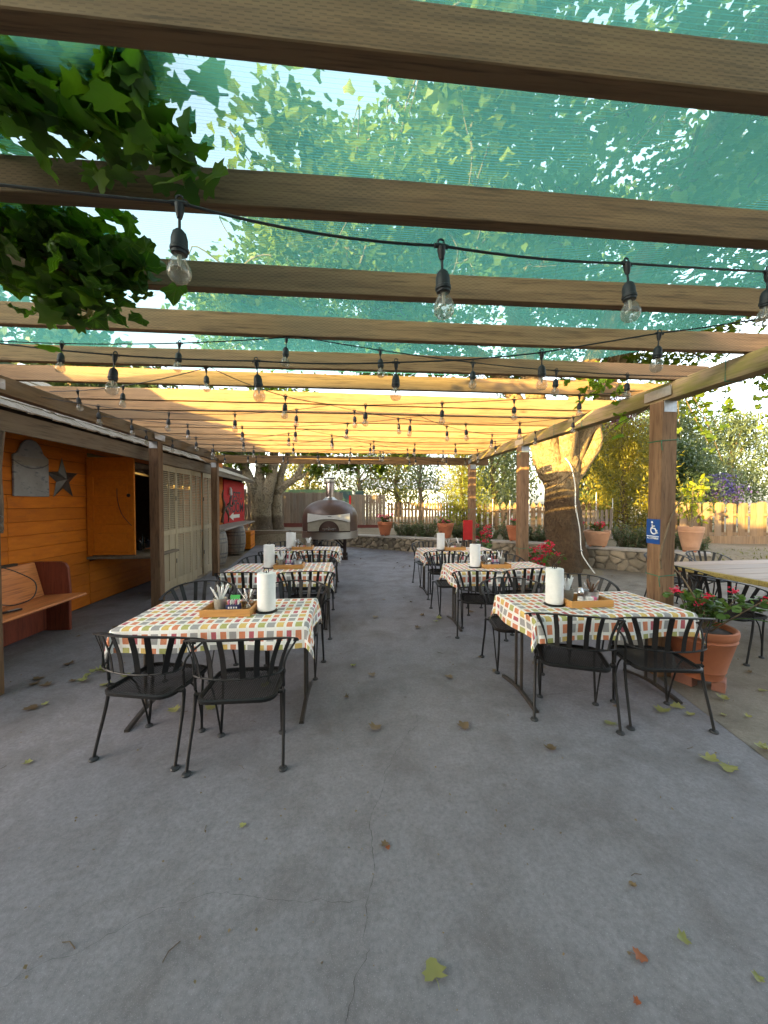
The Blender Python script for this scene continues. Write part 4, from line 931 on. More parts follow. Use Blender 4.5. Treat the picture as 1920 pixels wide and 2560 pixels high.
MB().prism(top, (0, F0 + .28, 0), (1, 0, 0), (0, 0, 1), .01).build('mouth', M['mouthblack'], ov)  # flat near-black sheet closes the mouth
MB().box((0, F0 + .1, z0 + .004), (1.09, .3, .026)).build('mouth_shelf', M['rustmetal'], ov, bevel=.003)
hood = [(-.53 + 1.06 * k / 16, 1.29 - .055 * math.sin(math.pi * k / 16)) for k in range(17)] + [(.54, 1.05)] + [(.54 - 1.08 * k / 16, 1.05 + .09 * math.sin(math.pi * k / 16)) for k in range(1, 16)] + [(-.54, 1.05)]
MB().prism(hood, (0, F0 - .012, 0), (1, 0, 0), (0, 0, 1), .035).build('hood', mk('steel_painted_sky_glare', (.78, .76, .73), (.7, .68, .65), .4, .35, 20, bump=.05, rv=0), ov, bevel=.004)  # pale colour painted in for bright sky reflected on the hood
MB().box((.02, F0 - .05, 1.205), (.09, .003, .014)).build('emblem', M['rustmetal'], ov)
g = MB(); g.box((0, F0 + .02, .875), (.34, .012, .02)); g.box((0, F0 + .02, .88), (.02, .012, .10)); g.box((-.11, F0 + .02, .845), (.014, .012, .05)); g.box((.1, F0 + .02, .845), (.014, .012, .05)); g.build('grate', M['steel'], ov)
for sx in (-.4, .4):
    for sy in (-.4, .4):
        lg = MB(); lg.box((sx, sy, .335), (.085, .085, .50)); lg.bar([(sx, sy, .28), (sx * .35, sy, .575)], .04, .04, up=(0, 1, 0)); lg.bar([(sx, sy, .28), (sx, sy * .35, .575)], .04, .04, up=(1, 0, 0)); lg.box((sx, sy, .045), (.16, .16, .09)); lg.build('leg', M['rustmetal'], ov, bevel=.003)
MB().bar([(.4, -.4, .32), (-.4, .4, .32)], .03, .03).build('cross_brace', M['rustmetal'], ov); MB().bar([(-.4, -.4, .28), (.4, .4, .28)], .03, .03).build('cross_brace', M['rustmetal'], ov)
# long low bench behind
lb = thing('log_bench', 'long heavy timber bench in front of the old sycamore', 'bench', (-3.1, 14.75, 0))
MB().box((0, 0, .45), (2.6, .4, .16)).build('seat', M['fascia'], lb, bevel=.01)
for s in (-1.0, 1.05): MB().box((s, 0, .185), (.16, .34, .37)).build('leg', M['darkwood'], lb, bevel=.006)
# ================================================================== POTS
M['terra'] = mk('terracotta', (.42, .135, .055), (.34, .105, .045), .75, 0, 7, bump=.15, bscale=60, rv=.08)
M['terra_pale'] = mk('pale_terracotta', (.47, .26, .15), (.40, .21, .12), .8, 0, 7, bump=.15, bscale=60, rv=.05)
M['soil'] = mk('potting_soil', (.06, .04, .028), (.03, .02, .015), .95, 0, 20, bump=.6)
M['brick'] = mk('brick_red', (.28, .12, .08), (.2, .085, .06), .9, 0, 12, bump=.4)
def pot(name, label, x, y, z, H, rt, rb_, mat='terra', feet=True, square=False, rz=0):
    t = thing(name, label, 'planter', (x, y, z), rz, 'terracotta planters'); f0 = .03 if feet else 0
    pr = [(0, f0), (rb_, f0), (rb_ * 1.01, f0 + .012), (rb_ + (rt - rb_) * .16, f0 + H * .14), (rb_ + (rt - rb_) * .18 + .004, f0 + H * .155), (rb_ + (rt - rb_) * .2, f0 + H * .17), (rb_ + (rt - rb_) * .86, f0 + H * .76), (rt * .955, f0 + H * .765), (rt * .985, f0 + H * .785), (rt * .955, f0 + H * .81), (rt * .955, f0 + H * .83), (rt * .99, f0 + H * .85), (rt * 1.01, f0 + H * .92), (rt, f0 + H * .985), (rt * .95, f0 + H), (rt * .9, f0 + H * .98), (rt * .86, f0 + H * .9), (0, f0 + H * .9)]
    MB().lathe(pr, 4 if square else 40, cap=False).build('bowl', M[mat], t, smooth=(False if square else True), rot=(0, 0, R(45) if square else 0))
    MB().lathe([(rt * (.6 if square else .86), f0 + H * .905), (rt * .4, f0 + H * .93), (0, f0 + H * .94)], 20).build('soil', M['soil'], t, smooth='all')
    if feet:
        for k in range(3 if not square else 4):
            a = 2.1 * k + .5 if not square else 1.571 * k + .785; MB().box((rb_ * .72 * math.cos(a), rb_ * .72 * math.sin(a), .0145), (.06, .05, .031)).build('foot', M['terra'], t, bevel=.006)
    return t
M['gleaf'] = leafmat('geranium_leaf', (.045, .10, .02), (.10, .17, .04), .3); M['flower'] = leafmat('red_flower', (.55, .01, .03), (.7, .03, .12), .35, tcol=(1.3, .5, .6)); M['flower_pink'] = leafmat('pink_flower', (.62, .02, .10), (.8, .08, .25), .35, tcol=(1.3, .6, .8))
M['stem'] = mk('plant_stem', (.20, .14, .085), (.13, .09, .05), .8, 0, 20)
disk_v = [(0, 0, 0)] + [(.5 * math.cos(a), .5 * math.sin(a), .1 + .05 * math.sin(3 * a)) for a in np.linspace(0, 2 * math.pi, 9)[:-1]]; disk_f = [(0, 1 + k, 1 + (k + 1) % 8) for k in range(8)]
pet_v = [(0, 0, 0), (.35, -.25, .12), (.6, 0, .16), (.35, .25, .12)]; pet_f = [(0, 1, 2, 3)]
def geranium(t, z0, rx, h, nl, nf, seed, fl='flower', leaf=.06, stems=7, base=(0, 0)):
    g = np.random.default_rng(seed); random.seed(seed)
    tips = [Vector((base[0] + g.normal(0, rx * .55), base[1] + g.normal(0, rx * .55), z0 + h * g.uniform(.55, 1.0))) for _ in range(stems)]
    for tp in tips:
        P = spl([(base[0] + tp.x * .15 - base[0] * .15, base[1] + tp.y * .15 - base[1] * .15, z0 - .02), (tp.x * .6 + base[0] * .4, tp.y * .6 + base[1] * .4, z0 + (tp.z - z0) * .5), tp], 5); MB().tube(P, lerp1([.009, .006, .003], 5), 6).build('stem', M['stem'], t, smooth='all')
    c = np.array([[p.x, p.y, p.z] for p in tips]); P = c[g.integers(0, len(c), nl)] * [[1, 1, 1]]; u = g.random(nl)[:, None] ** .5
    P = (np.array([[base[0], base[1], z0 + .02]]) * (1 - u) + P * u) + g.normal(0, rx * .2, (nl, 3)) * [[1, 1, .5]]; P[:, 2] = np.maximum(P[:, 2], z0 + .015)
    add('leaves', instmesh('leaves', disk_v, disk_f, TR(rotmats(nl, tilt=.7), g.uniform(.6, 1.25, nl) * leaf, P), M['gleaf']), t)
    for k in range(nf):
        tp = tips[k % len(tips)] + Vector((g.normal(0, rx * .12), g.normal(0, rx * .12), h * g.uniform(-.1, .12))); n = 26
        d = g.normal(0, 1, (n, 3)); d /= np.linalg.norm(d, axis=1)[:, None]; T = TR(rotmats(n, tilt=1.0), g.uniform(.035, .06, n) * leaf / .06, np.array(tp) + d * [[.04, .04, .028]] * leaf / .06)
        add('flower_head', instmesh('flower_head', pet_v, pet_f, T, M[fl]), t)
for k, (dx, dy) in enumerate(((.1, -.12), (-.14, .05), (.12, .12))):
    o = MB().box((0, 0, .045), (.16, .09, .09)).build('brick', M['brick'], loc=(3.06 + dx * .8, 3.0 + dy * .8, 0), rot=(0, 0, R(40 + 70 * k)), bevel=.004); setp(o, 'old red brick under the large geranium pot', 'brick', 'bricks under the geranium pot')
t = pot('flower_pot', 'large round terracotta pot of pink geraniums beside the accessible sign post', 3.06, 3.0, .091, .43, .25, .155, feet=False); geranium(t, .41, .22, .36, 260, 5, 3, 'flower', .055, 10)
random.seed(8)
for k in range(3):
    a = random.uniform(-.9, 1.2); L = random.uniform(.3, .5); lf = MB(); hgt = random.uniform(.5, .62)
    MB().tube(spl([(.05, 0, .42), (.05 + L * .5 * math.cos(a), L * .5 * math.sin(a), hgt), (.05 + L * math.cos(a), L * math.sin(a), hgt - .02)], 4), .005, 5).build('stem', M['gleaf'], t)
    add('leaf', instmesh('leaf', disk_v, disk_f, TR(rotmats(1, tilt=.5), [random.uniform(.12, .17)], np.array([[.05 + L * math.cos(a), L * math.sin(a), hgt]])), M['gleaf']), t)
MB().tube(spl([(0, .02, .42), (-.05, -.02, .6), (-.2, -.05, .82), (-.32, -.06, .95)], 6), lerp1([.011, .009, .006, .004], 6), 6).build('stem', M['stem'], t, smooth='all')
def on_wall(x, y): return terr_z(x, y)
zc = lambda x, y: .0
def coping_z(x, y):
    best = min(range(61), key=lambda k: (wall_pos(WLEN * k / 60)[0] - Vector((x, y))).length); return wtop(WLEN * best / 60) + .008
def near_wall(x, y, d=-.13):
    k = min(range(241), key=lambda k: (wall_pos(WLEN * k / 240)[0] - Vector((x, y))).length); p = wpt(WLEN * k / 240, 0, d); return p.x, p.y
x, y = near_wall(1.2, 12.9); t = pot('flower_pot', 'terracotta pot of pink flowers on the stone wall beside the oven', x, y, coping_z(x, y), .45, .26, .16); geranium(t, .42, .2, .28, 70, 9, 21, 'flower_pink', .09, 8)
x, y = near_wall(2.95, 11.5); t = pot('flower_pot', 'terracotta pot of sparse pink flowers on the wall before the willow', x, y, coping_z(x, y), .45, .26, .16); geranium(t, .42, .2, .2, 60, 4, 22, 'flower_pink', .08, 7)
x, y = near_wall(6.1, 8.75); t = pot('square_planter', 'square buff terracotta planter of red geraniums on the stone wall', x, y, coping_z(x, y), .36, .40, .28, 'terra_pale', True, True, R(-38)); geranium(t, .35, .22, .24, 90, 6, 23, 'flower', .08, 8)
x, y = near_wall(7.3, 7.45); LZ = coping_z(x, y); LX, LY = x, y; lemon = pot('tree_pot', 'tall buff terracotta pot holding a young lemon tree on the wall end', x, y, LZ, .52, .235, .14, 'terra_pale')
x, y = near_wall(4.55, 10.2); t = pot('flower_pot', 'small terracotta pot on the wall tucked behind a pergola post', x, y, coping_z(x, y), .42, .25, .16); geranium(t, .4, .2, .22, 60, 5, 24, 'flower', .08, 7)
bigp = pot('clay_planter', 'tall clay planter standing on the far edge of the plank table', 6.42, 4.75, .762, .46, .24, .13, 'terra_pale')
for nm, lab, x, y, h, rx, nl, nf, sd in (('geranium_bush', 'red geranium bush growing by the pergola post near the oven', 3.1, 8.35, .95, .3, 160, 12, 31), ('geranium_bush', 'red geranium bush at the foot of the great sycamore', 3.7, 7.2, .78, .42, 260, 22, 32), ('geranium_bush', 'low red geranium clump beside the middle pergola post', 3.15, 6.3, .62, .3, 150, 9, 33)):
    t = thing(nm, lab, 'geranium', (x, y, 0)); geranium(t, .03, rx, h, nl, nf, sd, 'flower', .085, 12)
# red board by the far post
rbx = thing('red_board', 'small red painted board on a short wooden stand by the far post', 'board', (2.46, 7.75, 0), R(8)); MB().box((0, 0, 1.02), (.2, .05, .42)).build('panel', M['red'], rbx, bevel=.004); MB().box((-.08, .03, .42), (.05, .05, .84)).build('stand', M['darkwood'], rbx); MB().box((.07, .03, .41), (.05, .05, .82)).build('stand', M['darkwood'], rbx); MB().box((0, .02, .015), (.3, .2, .03)).build('base', M['darkwood'], rbx)
# ================================================================== ACCESSIBLE SIGN
M['signblue'] = plain('sign_blue', (.012, .07, .27), .35); M['signwhite'] = plain('sign_white', (.82, .82, .82), .4)
sg = thing('accessible_sign', 'blue accessible sign with white wheelchair symbol on the pergola post', 'sign', (2.86 - .079, 3.22, 1.335))
S_ = (0, -1, 0); MB().prism([(-.076, -.114), (.076, -.114), (.076, .114), (-.076, .114)], (.003, 0, 0), S_, (0, 0, 1), .004).build('panel', M['signblue'], sg)
sy = MB(); Pn = lambda pts: [(-.0032, -a, b_) for a, b_ in pts]
sy.bar(Pn([(.012 + .034 * math.cos(a), .012 + .034 * math.sin(a)) for a in np.linspace(R(100), R(365), 20)]), .0115, .0016, up=(1, 0, 0))
sy.bar(Pn([(-.008, .066), (-.004, .028), (.026, .028), (.045, -.014), (.058, -.008)]), .013, .0016, up=(1, 0, 0)); sy.bar(Pn([(-.007, .05), (.024, .05)]), .009, .0016, up=(1, 0, 0))
sy.prism([(.0105 * math.cos(a) - .009, .0105 * math.sin(a) + .084) for a in np.linspace(0, 2 * math.pi, 17)[:-1]], (-.0024, 0, 0), S_, (0, 0, 1), .0016)
o = sy.build('wheelchair_symbol', M['signwhite'], sg); 
MB().prism([(-.07, -.047), (.07, -.047), (.07, -.041), (-.07, -.041)], (-.0018, 0, 0), S_, (0, 0, 1), .0015).build('rule_line', M['signwhite'], sg)
FW = Matrix(((0, 0, -1, 0), (-1, 0, 0, 0), (0, 1, 0, 0), (0, 0, 0, 1)))
text('lettering', 'ACCESSIBLE', .025, M['signwhite'], sg, Matrix.Translation((-.003, 0, -.063)) @ FW, ext=.0006)
# ================================================================== FENCES
M['fgrey'] = wood('grey_fence_wood', (.21, .155, .115), (.155, .115, .085), (.06, .042, .03), 2, 12, .06, grey=(.19, .165, .14))
M['fwarm'] = wood('warm_fence_wood', (.25, .155, .08), (.16, .095, .048), (.06, .035, .02), 2, 12, .06, grey=(.17, .13, .095))
M['redrail'] = siding('red_rail_paint', (.14, .035, .028), (.11, .028, .022))
def board_mesh(w, h, t, kind, mat):
    b = MB()
    if kind == 'point': poly = [(-w / 2, 0), (w / 2, 0), (w / 2, h - w * .8), (0, h), (-w / 2, h - w * .8)]
    elif kind == 'dog': poly = [(-w / 2, 0), (w / 2, 0), (w / 2, h - w * .25), (w * .27, h), (-w * .27, h), (-w / 2, h - w * .25)]
    else: poly = [(-w / 2, 0), (w / 2, 0), (w / 2, h), (-w / 2, h)]
    return b.prism(poly, (0, t / 2, 0), (1, 0, 0), (0, 0, 1), t).mesh('board', M[mat], bevel=.002)
def fence(label, pts, w, pitch, h, t, kind, mat, z0=None, name='board_fence', pc='board', alt=False, rail=None, base=None, jitter=.02, cat='fence'):
    th = thing(name, label, cat); random.seed(len(label)); mes = [board_mesh(w * q, h, t, kind, mat) for q in (.97, 1.0, 1.02)]
    for i in range(len(pts) - 1):
        a, b_ = Vector((*pts[i], 0)), Vector((*pts[i + 1], 0)); d = b_ - a; L = d.length; d.normalize(); rz = math.atan2(d.y, d.x); n = max(1, int(L / pitch)); nn = Vector((-d.y, d.x, 0))
        zz = lambda p: z0 if z0 is not None else terr_z(p.x, p.y) - .02
        for k in range(n):
            p = a + d * (k + .5) * L / n; o = nn * (.10 if (alt and k % 2) else -.012); add(pc, mes[k % 3], th, (p.x + o.x, p.y + o.y, zz(p) + random.uniform(-jitter, jitter) + (.06 if base else .03)), (0, 0, rz + R(random.uniform(-.6, .6))))
        for z in (rail or (.3, h - .3)):
            MB().bar([a + nn * .018 + Vector((0, 0, zz(a) + z)), b_ + nn * .018 + Vector((0, 0, zz(b_) + z))], .035, .08).build('rail', M[mat], th)
        if base: MB().bar([a - nn * .03 + Vector((0, 0, zz(a) + base / 2)), b_ - nn * .03 + Vector((0, 0, zz(b_) + base / 2))], .03, base).build('base_board', M['redrail' if kind == 'flat' else mat], th)
    return th
fence('tall grey board fence with red base board behind the left sycamore', [(-7.5, 18.6), (-.45, 18.2)], .145, .15, 1.62, .02, 'flat', 'fgrey', .42, base=.2)
fence('grey board fence between the restroom sign and the sycamore', [(-5.4, 17.0), (-3.9, 17.0)], .16, .17, 1.75, .02, 'flat', 'fgrey', .42)
fence('grey board gate section with red end post right of the oven', [(.0, 17.1), (1.52, 17.0)], .145, .15, 1.45, .02, 'flat', 'fgrey', .45, base=.14, name='board_gate', cat='gate')
o = MB().box((-.09, 17.1, 1.18), (.1, .1, 1.5)).build('gate_post', M['red']); setp(o, 'slim red painted gate post at the edge of the grey boards', 'post')
fence('open picket fence with pointed tops running behind the willow', [(1.6, 17.0), (3.3, 15.9), (4.4, 14.2)], .105, .165, 1.22, .02, 'point', 'fwarm', None, 'picket_fence', 'picket', jitter=.03)
fence('wide sunlit picket fence behind the great sycamore', [(4.4, 14.2), (5.4, 13.2), (7.2, 12.7), (8.6, 12.3)], .15, .205, 1.18, .02, 'point', 'fwarm', None, 'picket_fence', 'picket', jitter=.03)
fence('low rounded picket gate behind the square planter', [(7.3, 11.3), (8.3, 11.2)], .09, .13, .95, .02, 'dog', 'fgrey', None, 'picket_gate', 'picket', cat='gate')
fence('board on board fence with clipped tops behind the lemon tree', [(9.0, 10.3), (11.6, 9.75), (14.5, 9.0)], .175, .15, 1.15, .022, 'dog', 'fwarm', None, 'board_fence', 'board', True, base=.24)
M['pole'] = plain('white_rod', (.6, .6, .62), .4, .3)
for k, (x, y, h) in enumerate(((5.0, 12.9, 1.35), (5.5, 12.6, 1.3), (6.1, 12.4, 1.3), (6.6, 12.2, 1.35), (7.05, 11.9, 1.35), (7.5, 11.8, 1.5), (8.0, 11.6, 1.55), (8.5, 11.5, 1.35))):
    o = MB().tube([(0, 0, 0), (0, 0, h)], .014, 6).build('metal_stake', M['pole'], loc=(x, y, terr_z(x, y) - .03)); setp(o, 'thin pale metal stake standing before the sunlit fence', 'stake', 'metal stakes before the fence')
# far buildings
M['cgreen'] = mk('green_container', (.10, .17, .07), (.08, .13, .06), .7, 0, 4, rv=0); M['cteal'] = plain('dark_teal', (.02, .05, .05), .5)
cb = thing('green_container', 'green corrugated container behind the board fence', 'container', (-1.9, 24, 0)); MB().box((-.2, 0, 1.2), (4.2, 2.2, 2.4)).build('body', M['cgreen'], cb, bevel=.01)
for k in range(20): MB().box((-2.2 + .21 * k, -1.115, 1.2), (.09, .03, 2.2)).build('rib', M['cgreen'], cb)
MB().box((1.2, -1.14, 1.7), (1.2, .05, 1.2)).build('door', M['cteal'], cb); MB().box((2.35, -.9, 1.25), (.5, .3, 2.2)).build('end_panel', M['cteal'], cb)
wb = thing('white_building', 'long low pale building far beyond the picket fence', 'building', (8, 46, 0)); MB().box((0, 0, 1.6), (14, 6, 3.2)).build('wall', plain('pale_blue_wall', (.42, .5, .62), .7), wb); MB().prism([(-3.4, 3.2), (3.4, 3.2), (0, 4.6)], (-7.3, 0, 0), (0, 1, 0), (0, 0, 1), 14.6).build('roof', M['galv'], wb)
# ================================================================== TREES
def barkmat(name, cols, low, zl):
    s = NT(name); v = s.tc()
    vo = s.node('ShaderNodeTexVoronoi'); s.link(s.mapping(s.noise_vec(v, 2.2, .35) if hasattr(s, 'noise_vec') else v, (1, 1, .6)), vo.inputs['Vector']); vo.inputs['Scale'].default_value = 6
    n = s.noise(v, 5, 5, .65, 1.2); f = s.noise(s.mapping(v, (1, 1, .25)), 30, 5, .7)
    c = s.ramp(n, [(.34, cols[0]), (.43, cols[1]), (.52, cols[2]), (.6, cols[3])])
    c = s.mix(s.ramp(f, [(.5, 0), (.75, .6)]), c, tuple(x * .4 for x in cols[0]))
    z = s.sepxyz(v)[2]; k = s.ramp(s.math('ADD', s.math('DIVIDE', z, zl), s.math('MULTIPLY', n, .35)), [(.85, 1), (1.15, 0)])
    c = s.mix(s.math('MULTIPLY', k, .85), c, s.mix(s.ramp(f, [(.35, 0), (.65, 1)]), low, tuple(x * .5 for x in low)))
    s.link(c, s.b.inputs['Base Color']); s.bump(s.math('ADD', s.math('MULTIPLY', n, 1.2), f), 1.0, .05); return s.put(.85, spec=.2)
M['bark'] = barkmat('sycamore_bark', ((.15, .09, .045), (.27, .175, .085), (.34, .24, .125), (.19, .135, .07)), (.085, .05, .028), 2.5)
M['bark2'] = barkmat('old_sycamore_bark', ((.19, .14, .09), (.30, .235, .155), (.36, .30, .21), (.17, .13, .09)), (.16, .115, .08), .9)
M['twig'] = mk('twig_bark', (.11, .075, .045), (.07, .05, .03), .9, 0, 20)
def limb(P, r, seg=16, rough=.12, seed=0, sub=7, flute=0):
    Q = spl(P, sub); rr = lerp1(r, sub); b = MB(); n0 = 0; prev = None
    for i, p in enumerate(Q):
        t = (Q[min(i + 1, len(Q) - 1)] - Q[max(i - 1, 0)]).normalized()
        sd = t.cross(Vector((0, 1, 0.01)) if abs(t.y) < .9 else Vector((1, 0, 0))).normalized(); uu = sd.cross(t)
        for j in range(seg):
            a = 2 * math.pi * j / seg; d = sd * math.cos(a) + uu * math.sin(a)
            k = 1 + rough * noise.noise(p * 2.6 + d * 1.3 + Vector((seed, 0, 0))) + rough * .6 * noise.noise(p * 8 + d * 3) + flute * math.cos(a * 5 + seed) * max(0, 1 - i / (len(Q) * .55))
            b.v.append(p + d * rr[i] * k)
    for i in range(len(Q) - 1):
        for j in range(seg): a = i * seg + j; c = i * seg + (j + 1) % seg; b.f.append([a, c, c + seg, a + seg])
    b.f.append([j for j in range(seg)][::-1]); b.f.append([(len(Q) - 1) * seg + j for j in range(seg)]); return b
M['syc'] = leafmat('sycamore_leaf', (.042, .085, .012), (.125, .17, .026), .47, tcol=(1.7, 1.55, .4))
M['vine'] = leafmat('vine_leaf', (.035, .09, .012), (.095, .17, .025), .5, .4, tcol=(1.5, 1.7, .35), veins=True)
M['sprig'] = leafmat('sunny_leaf', (.10, .20, .02), (.20, .30, .03), .45, .4, tcol=(1.5, 1.5, .3), veins=True)
def lobed(fold=.16):
    prof = [(0, -.02), (.16, -.13), (.36, -.14), (.30, .04), (.52, .14), (.30, .27), (.22, .34), (.20, .46), (0, .66), (-.20, .46), (-.22, .34), (-.30, .27), (-.52, .14), (-.30, .04), (-.36, -.14), (-.16, -.13)]
    v = [(0, .12, .0)] + [(x, y, fold * abs(x) - .14 * (y - .1) ** 2 - .05 * (abs(x) > .4)) for x, y in prof]
    return v, [(0, 1 + k, 1 + (k + 1) % len(prof)) for k in range(len(prof))]
LV, LF = lobed(.18)
_sp = [(0, -.05), (.34, -.12), (.5, .15), (.24, .32), (0, .66), (-.24, .32), (-.5, .15), (-.34, -.12)]
SV = [(0, .12, 0)] + [(x, y, .18 * abs(x) - .14 * (y - .1) ** 2) for x, y in _sp]; SF = [(0, 1 + k, 1 + (k + 1) % 8) for k in range(8)]
lens_v = [(0, 0, 0), (.12, .3, .03), (0, 1, -.05), (-.12, .3, .03)]; lens_f = [(0, 1, 2, 3)]
oval_v = [(0, 0, 0), (.26, .35, .05), (.2, .75, .03), (0, 1, -.04), (-.2, .75, .03), (-.26, .35, .05)]; oval_f = [(0, 1, 2, 3, 4, 5)]
leaf_mesh = {}
def leafobj(mat, var):
    k = (mat, var)
    if k not in leaf_mesh:
        out = [(0, -.02), (.10, -.13), (.22, -.17), (.34, -.12), (.36, -.02), (.42, .06), (.50, .13), (.44, .22), (.33, .26), (.30, .33), (.28, .44), (.19, .48), (.10, .56), (0, .66)]; out = out + [(-x, y) for x, y in out[-2:0:-1]]; N = len(out); rl = random.Random(var * 7 + len(mat)); out = [(x * rl.uniform(.92, 1.08), y * rl.uniform(.94, 1.06)) for x, y in out]
        def bend(x, y): return (.10, .30, -.22)[var] * abs(x) ** 1.3 - (.35, .15, .5)[var] * (y - .1) ** 2 + (.05, .1, .06)[var] * math.sin(x * 11 + var) * math.sin(y * 9) + (0, .25, -.2)[var] * x * y
        v = [(0, .1, bend(0, .1))]
        for r_ in (.36, .7, 1.0): v += [(x * r_, .1 + (y - .1) * r_, bend(x * r_, .1 + (y - .1) * r_)) for x, y in out]
        f = [(0, 1 + k, 1 + (k + 1) % N) for k in range(N)] + [(1 + q * N + k, 1 + (q + 1) * N + k, 1 + (q + 1) * N + (k + 1) % N, 1 + q * N + (k + 1) % N) for q in (0, 1) for k in range(N)]
        me = bpy.data.meshes.new('leaf'); me.from_pydata(v, [], f); me.materials.append(M[mat]); me.polygons.foreach_set('use_smooth', [True] * len(me.polygons)); me.update(); leaf_mesh[k] = me
    return leaf_mesh[k]
def blob(c, r, n, g, flat=.75):
    d = g.normal(0, 1, (n, 3)); d /= np.linalg.norm(d, axis=1)[:, None]; return np.array(c) + d * (g.random((n, 1)) ** .45) * np.array([r, r, r * flat])
def clumpy(c, r, n, g, flat=.75, k=9, sub=.38):
    cs = blob(c, r * .85, k, g, flat); idx = g.integers(0, k, n); d = g.normal(0, 1, (n, 3)); return cs[idx] + d * r * sub * .55 * np.array([1, 1, .7])
# ---- the great sycamore on the right
gs = thing('sycamore_tree', 'great sycamore with thick mottled trunk, white conduit and spreading limbs over the pergola', 'tree', (5.0, 8.55, 0))
O = Vector((5.0, 8.55, 0)); W2 = lambda P: [Vector(p) - O for p in P]
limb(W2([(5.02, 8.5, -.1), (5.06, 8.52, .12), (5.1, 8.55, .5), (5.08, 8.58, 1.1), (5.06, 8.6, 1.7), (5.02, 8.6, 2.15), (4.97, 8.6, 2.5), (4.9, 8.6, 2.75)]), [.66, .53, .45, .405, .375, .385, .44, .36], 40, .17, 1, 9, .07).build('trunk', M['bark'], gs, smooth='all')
for P, r, sd in (([(5.2, 8.6, 2.05), (5.5, 8.58, 2.5), (5.82, 8.6, 2.9), (5.93, 8.65, 3.15), (5.97, 8.7, 3.6), (6.4, 8.6, 4.8), (7.0, 8.2, 6.2)], [.2, .19, .155, .16, .14, .11, .05], 2),
                 ([(5.08, 8.6, 2.2), (5.3, 8.6, 2.65), (5.5, 8.6, 3.1), (5.72, 8.6, 3.5), (6.0, 8.3, 4.6), (6.0, 7.6, 6.2)], [.3, .23, .19, .165, .13, .06], 3),
                 ([(4.9, 8.6, 2.3), (4.62, 8.5, 2.75), (4.4, 8.35, 3.2), (4.0, 8.0, 4.2), (3.0, 6.8, 5.3), (1.6, 5.0, 6.0)], [.36, .34, .30, .2, .14, .06], 4),
                 ([(4.95, 8.5, 2.4), (4.95, 8.3, 2.95), (4.9, 7.8, 3.9), (4.6, 6.2, 5.0), (4.0, 4.0, 5.6), (3.2, 2.4, 5.6)], [.3, .22, .17, .14, .1, .05], 5),
                 ([(4.6, 8.6, 2.9), (4.3, 9.0, 3.8), (3.4, 9.3, 5.2), (1.2, 9.0, 6.6)], [.26, .19, .13, .06], 6), ([(4.0, 8.0, 4.2), (3.6, 7.6, 5.4), (3.6, 7.6, 7.4)], [.16, .12, .06], 7)):
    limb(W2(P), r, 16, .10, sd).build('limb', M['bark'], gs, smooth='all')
g = np.random.default_rng(41); random.seed(41)
BL = []
for lay, zl in ((0, 5.7), (1, 7.0)):
    for xi in np.arange(-3.2, 9.3, 1.15):
        for yi in np.arange(-4.0, 11.2, 1.15):
            x, y = xi + g.uniform(-.4, .4), yi + g.uniform(-.4, .4); z = zl + .12 * y * lay + g.uniform(-.45, .45); el = (z - 1.6) / max(.3, y)
            xb = -.15 if el > .95 else (-.15 - (.95 - el) * 7.5)
            if (y > .5 and x < max(xb + .4, -3.2)) or (x > 6.5 and y < 3.5) or (y <= .5 and (x > 5 or lay == 0 or y < -2)): continue  # unseen crown behind the camera added to darken the near patio
            BL.append((x, y, z, g.uniform(.7, 1.0)))
for c in ((2.0, 5.2, 5.3, .7), (.2, 5.4, 5.3, .7), (3.6, 6.2, 5.2, .8), (1.0, 7.4, 5.3, .9), (-.4, 8.2, 5.4, 1.0), (-2.2, 8.6, 5.2, .9), (7.6, 6.4, 5.6, 1.1), (8.3, 8.5, 5.8, 1.2)): BL.append(c)
P = np.vstack([clumpy(c[:3], c[3], int((820 if c[0] < 2.4 else 460) * c[3] ** 1.7), g, .6, 6, .55) for c in BL]); n = len(P); sz = g.uniform(.09, .175, n)
Rm = rotmats(n, tilt=.75)
dist = np.linalg.norm(P - [0, 0, 1.6], axis=1); order = np.argsort(dist); near = order[:260]; rest = order[260:]
o = add('crown', instmesh('crown', SV, SF, TR(Rm[rest], sz[rest], P[rest] - np.array(O)), M['syc']), gs); o['kind'] = 'stuff'
for k, i in enumerate(near):
    e = Matrix(Rm[i].tolist()).to_euler(); add('leaf', leafobj('syc', k % 3), gs, P[i] - np.array(O), e, float(sz[i]))
tw = MB()
for c in BL:
    C0 = Vector(c[:3]) - O
    for k in range(3):
        d = Vector(g.normal(0, 1, 3)).normalized(); e = C0 + Vector((d.x, d.y, d.z * .6)) * c[3] * 1.05; m_ = (C0 + e) / 2 + Vector(g.normal(0, .12, 3)); tw.tube(spl([C0 - d * .3, m_, e, e + Vector((g.normal(0, .2), g.normal(0, .2), -.35))], 4), lerp1([.022, .015, .009, .004], 4), 5)
o = tw.build('twigs', M['twig'], gs, smooth='all'); o['kind'] = 'stuff'
cd = thing('conduit_pipe', 'white conduit pipe snaking up the great sycamore trunk', 'pipe', (0, 0, 0))
MB().tube(spl([(4.84, 8.12, 2.62), (4.97, 8.10, 2.42), (5.09, 8.13, 1.99), (5.09, 8.10, 1.53), (5.2, 8.10, .98), (5.19, 8.02, .5), (5.26, 7.95, .28), (5.42, 7.85, .0)], 7), .0125, 8).build('pipe', M['wtrim'], cd, smooth=True)
for z, x, y in ((1.53, 5.09, 8.1), (.52, 5.19, 8.02)): MB().lathe([(.024, -.012), (.026, 0), (.024, .012)], 12, (x, y, z)).build('clip', M['galv'], cd)
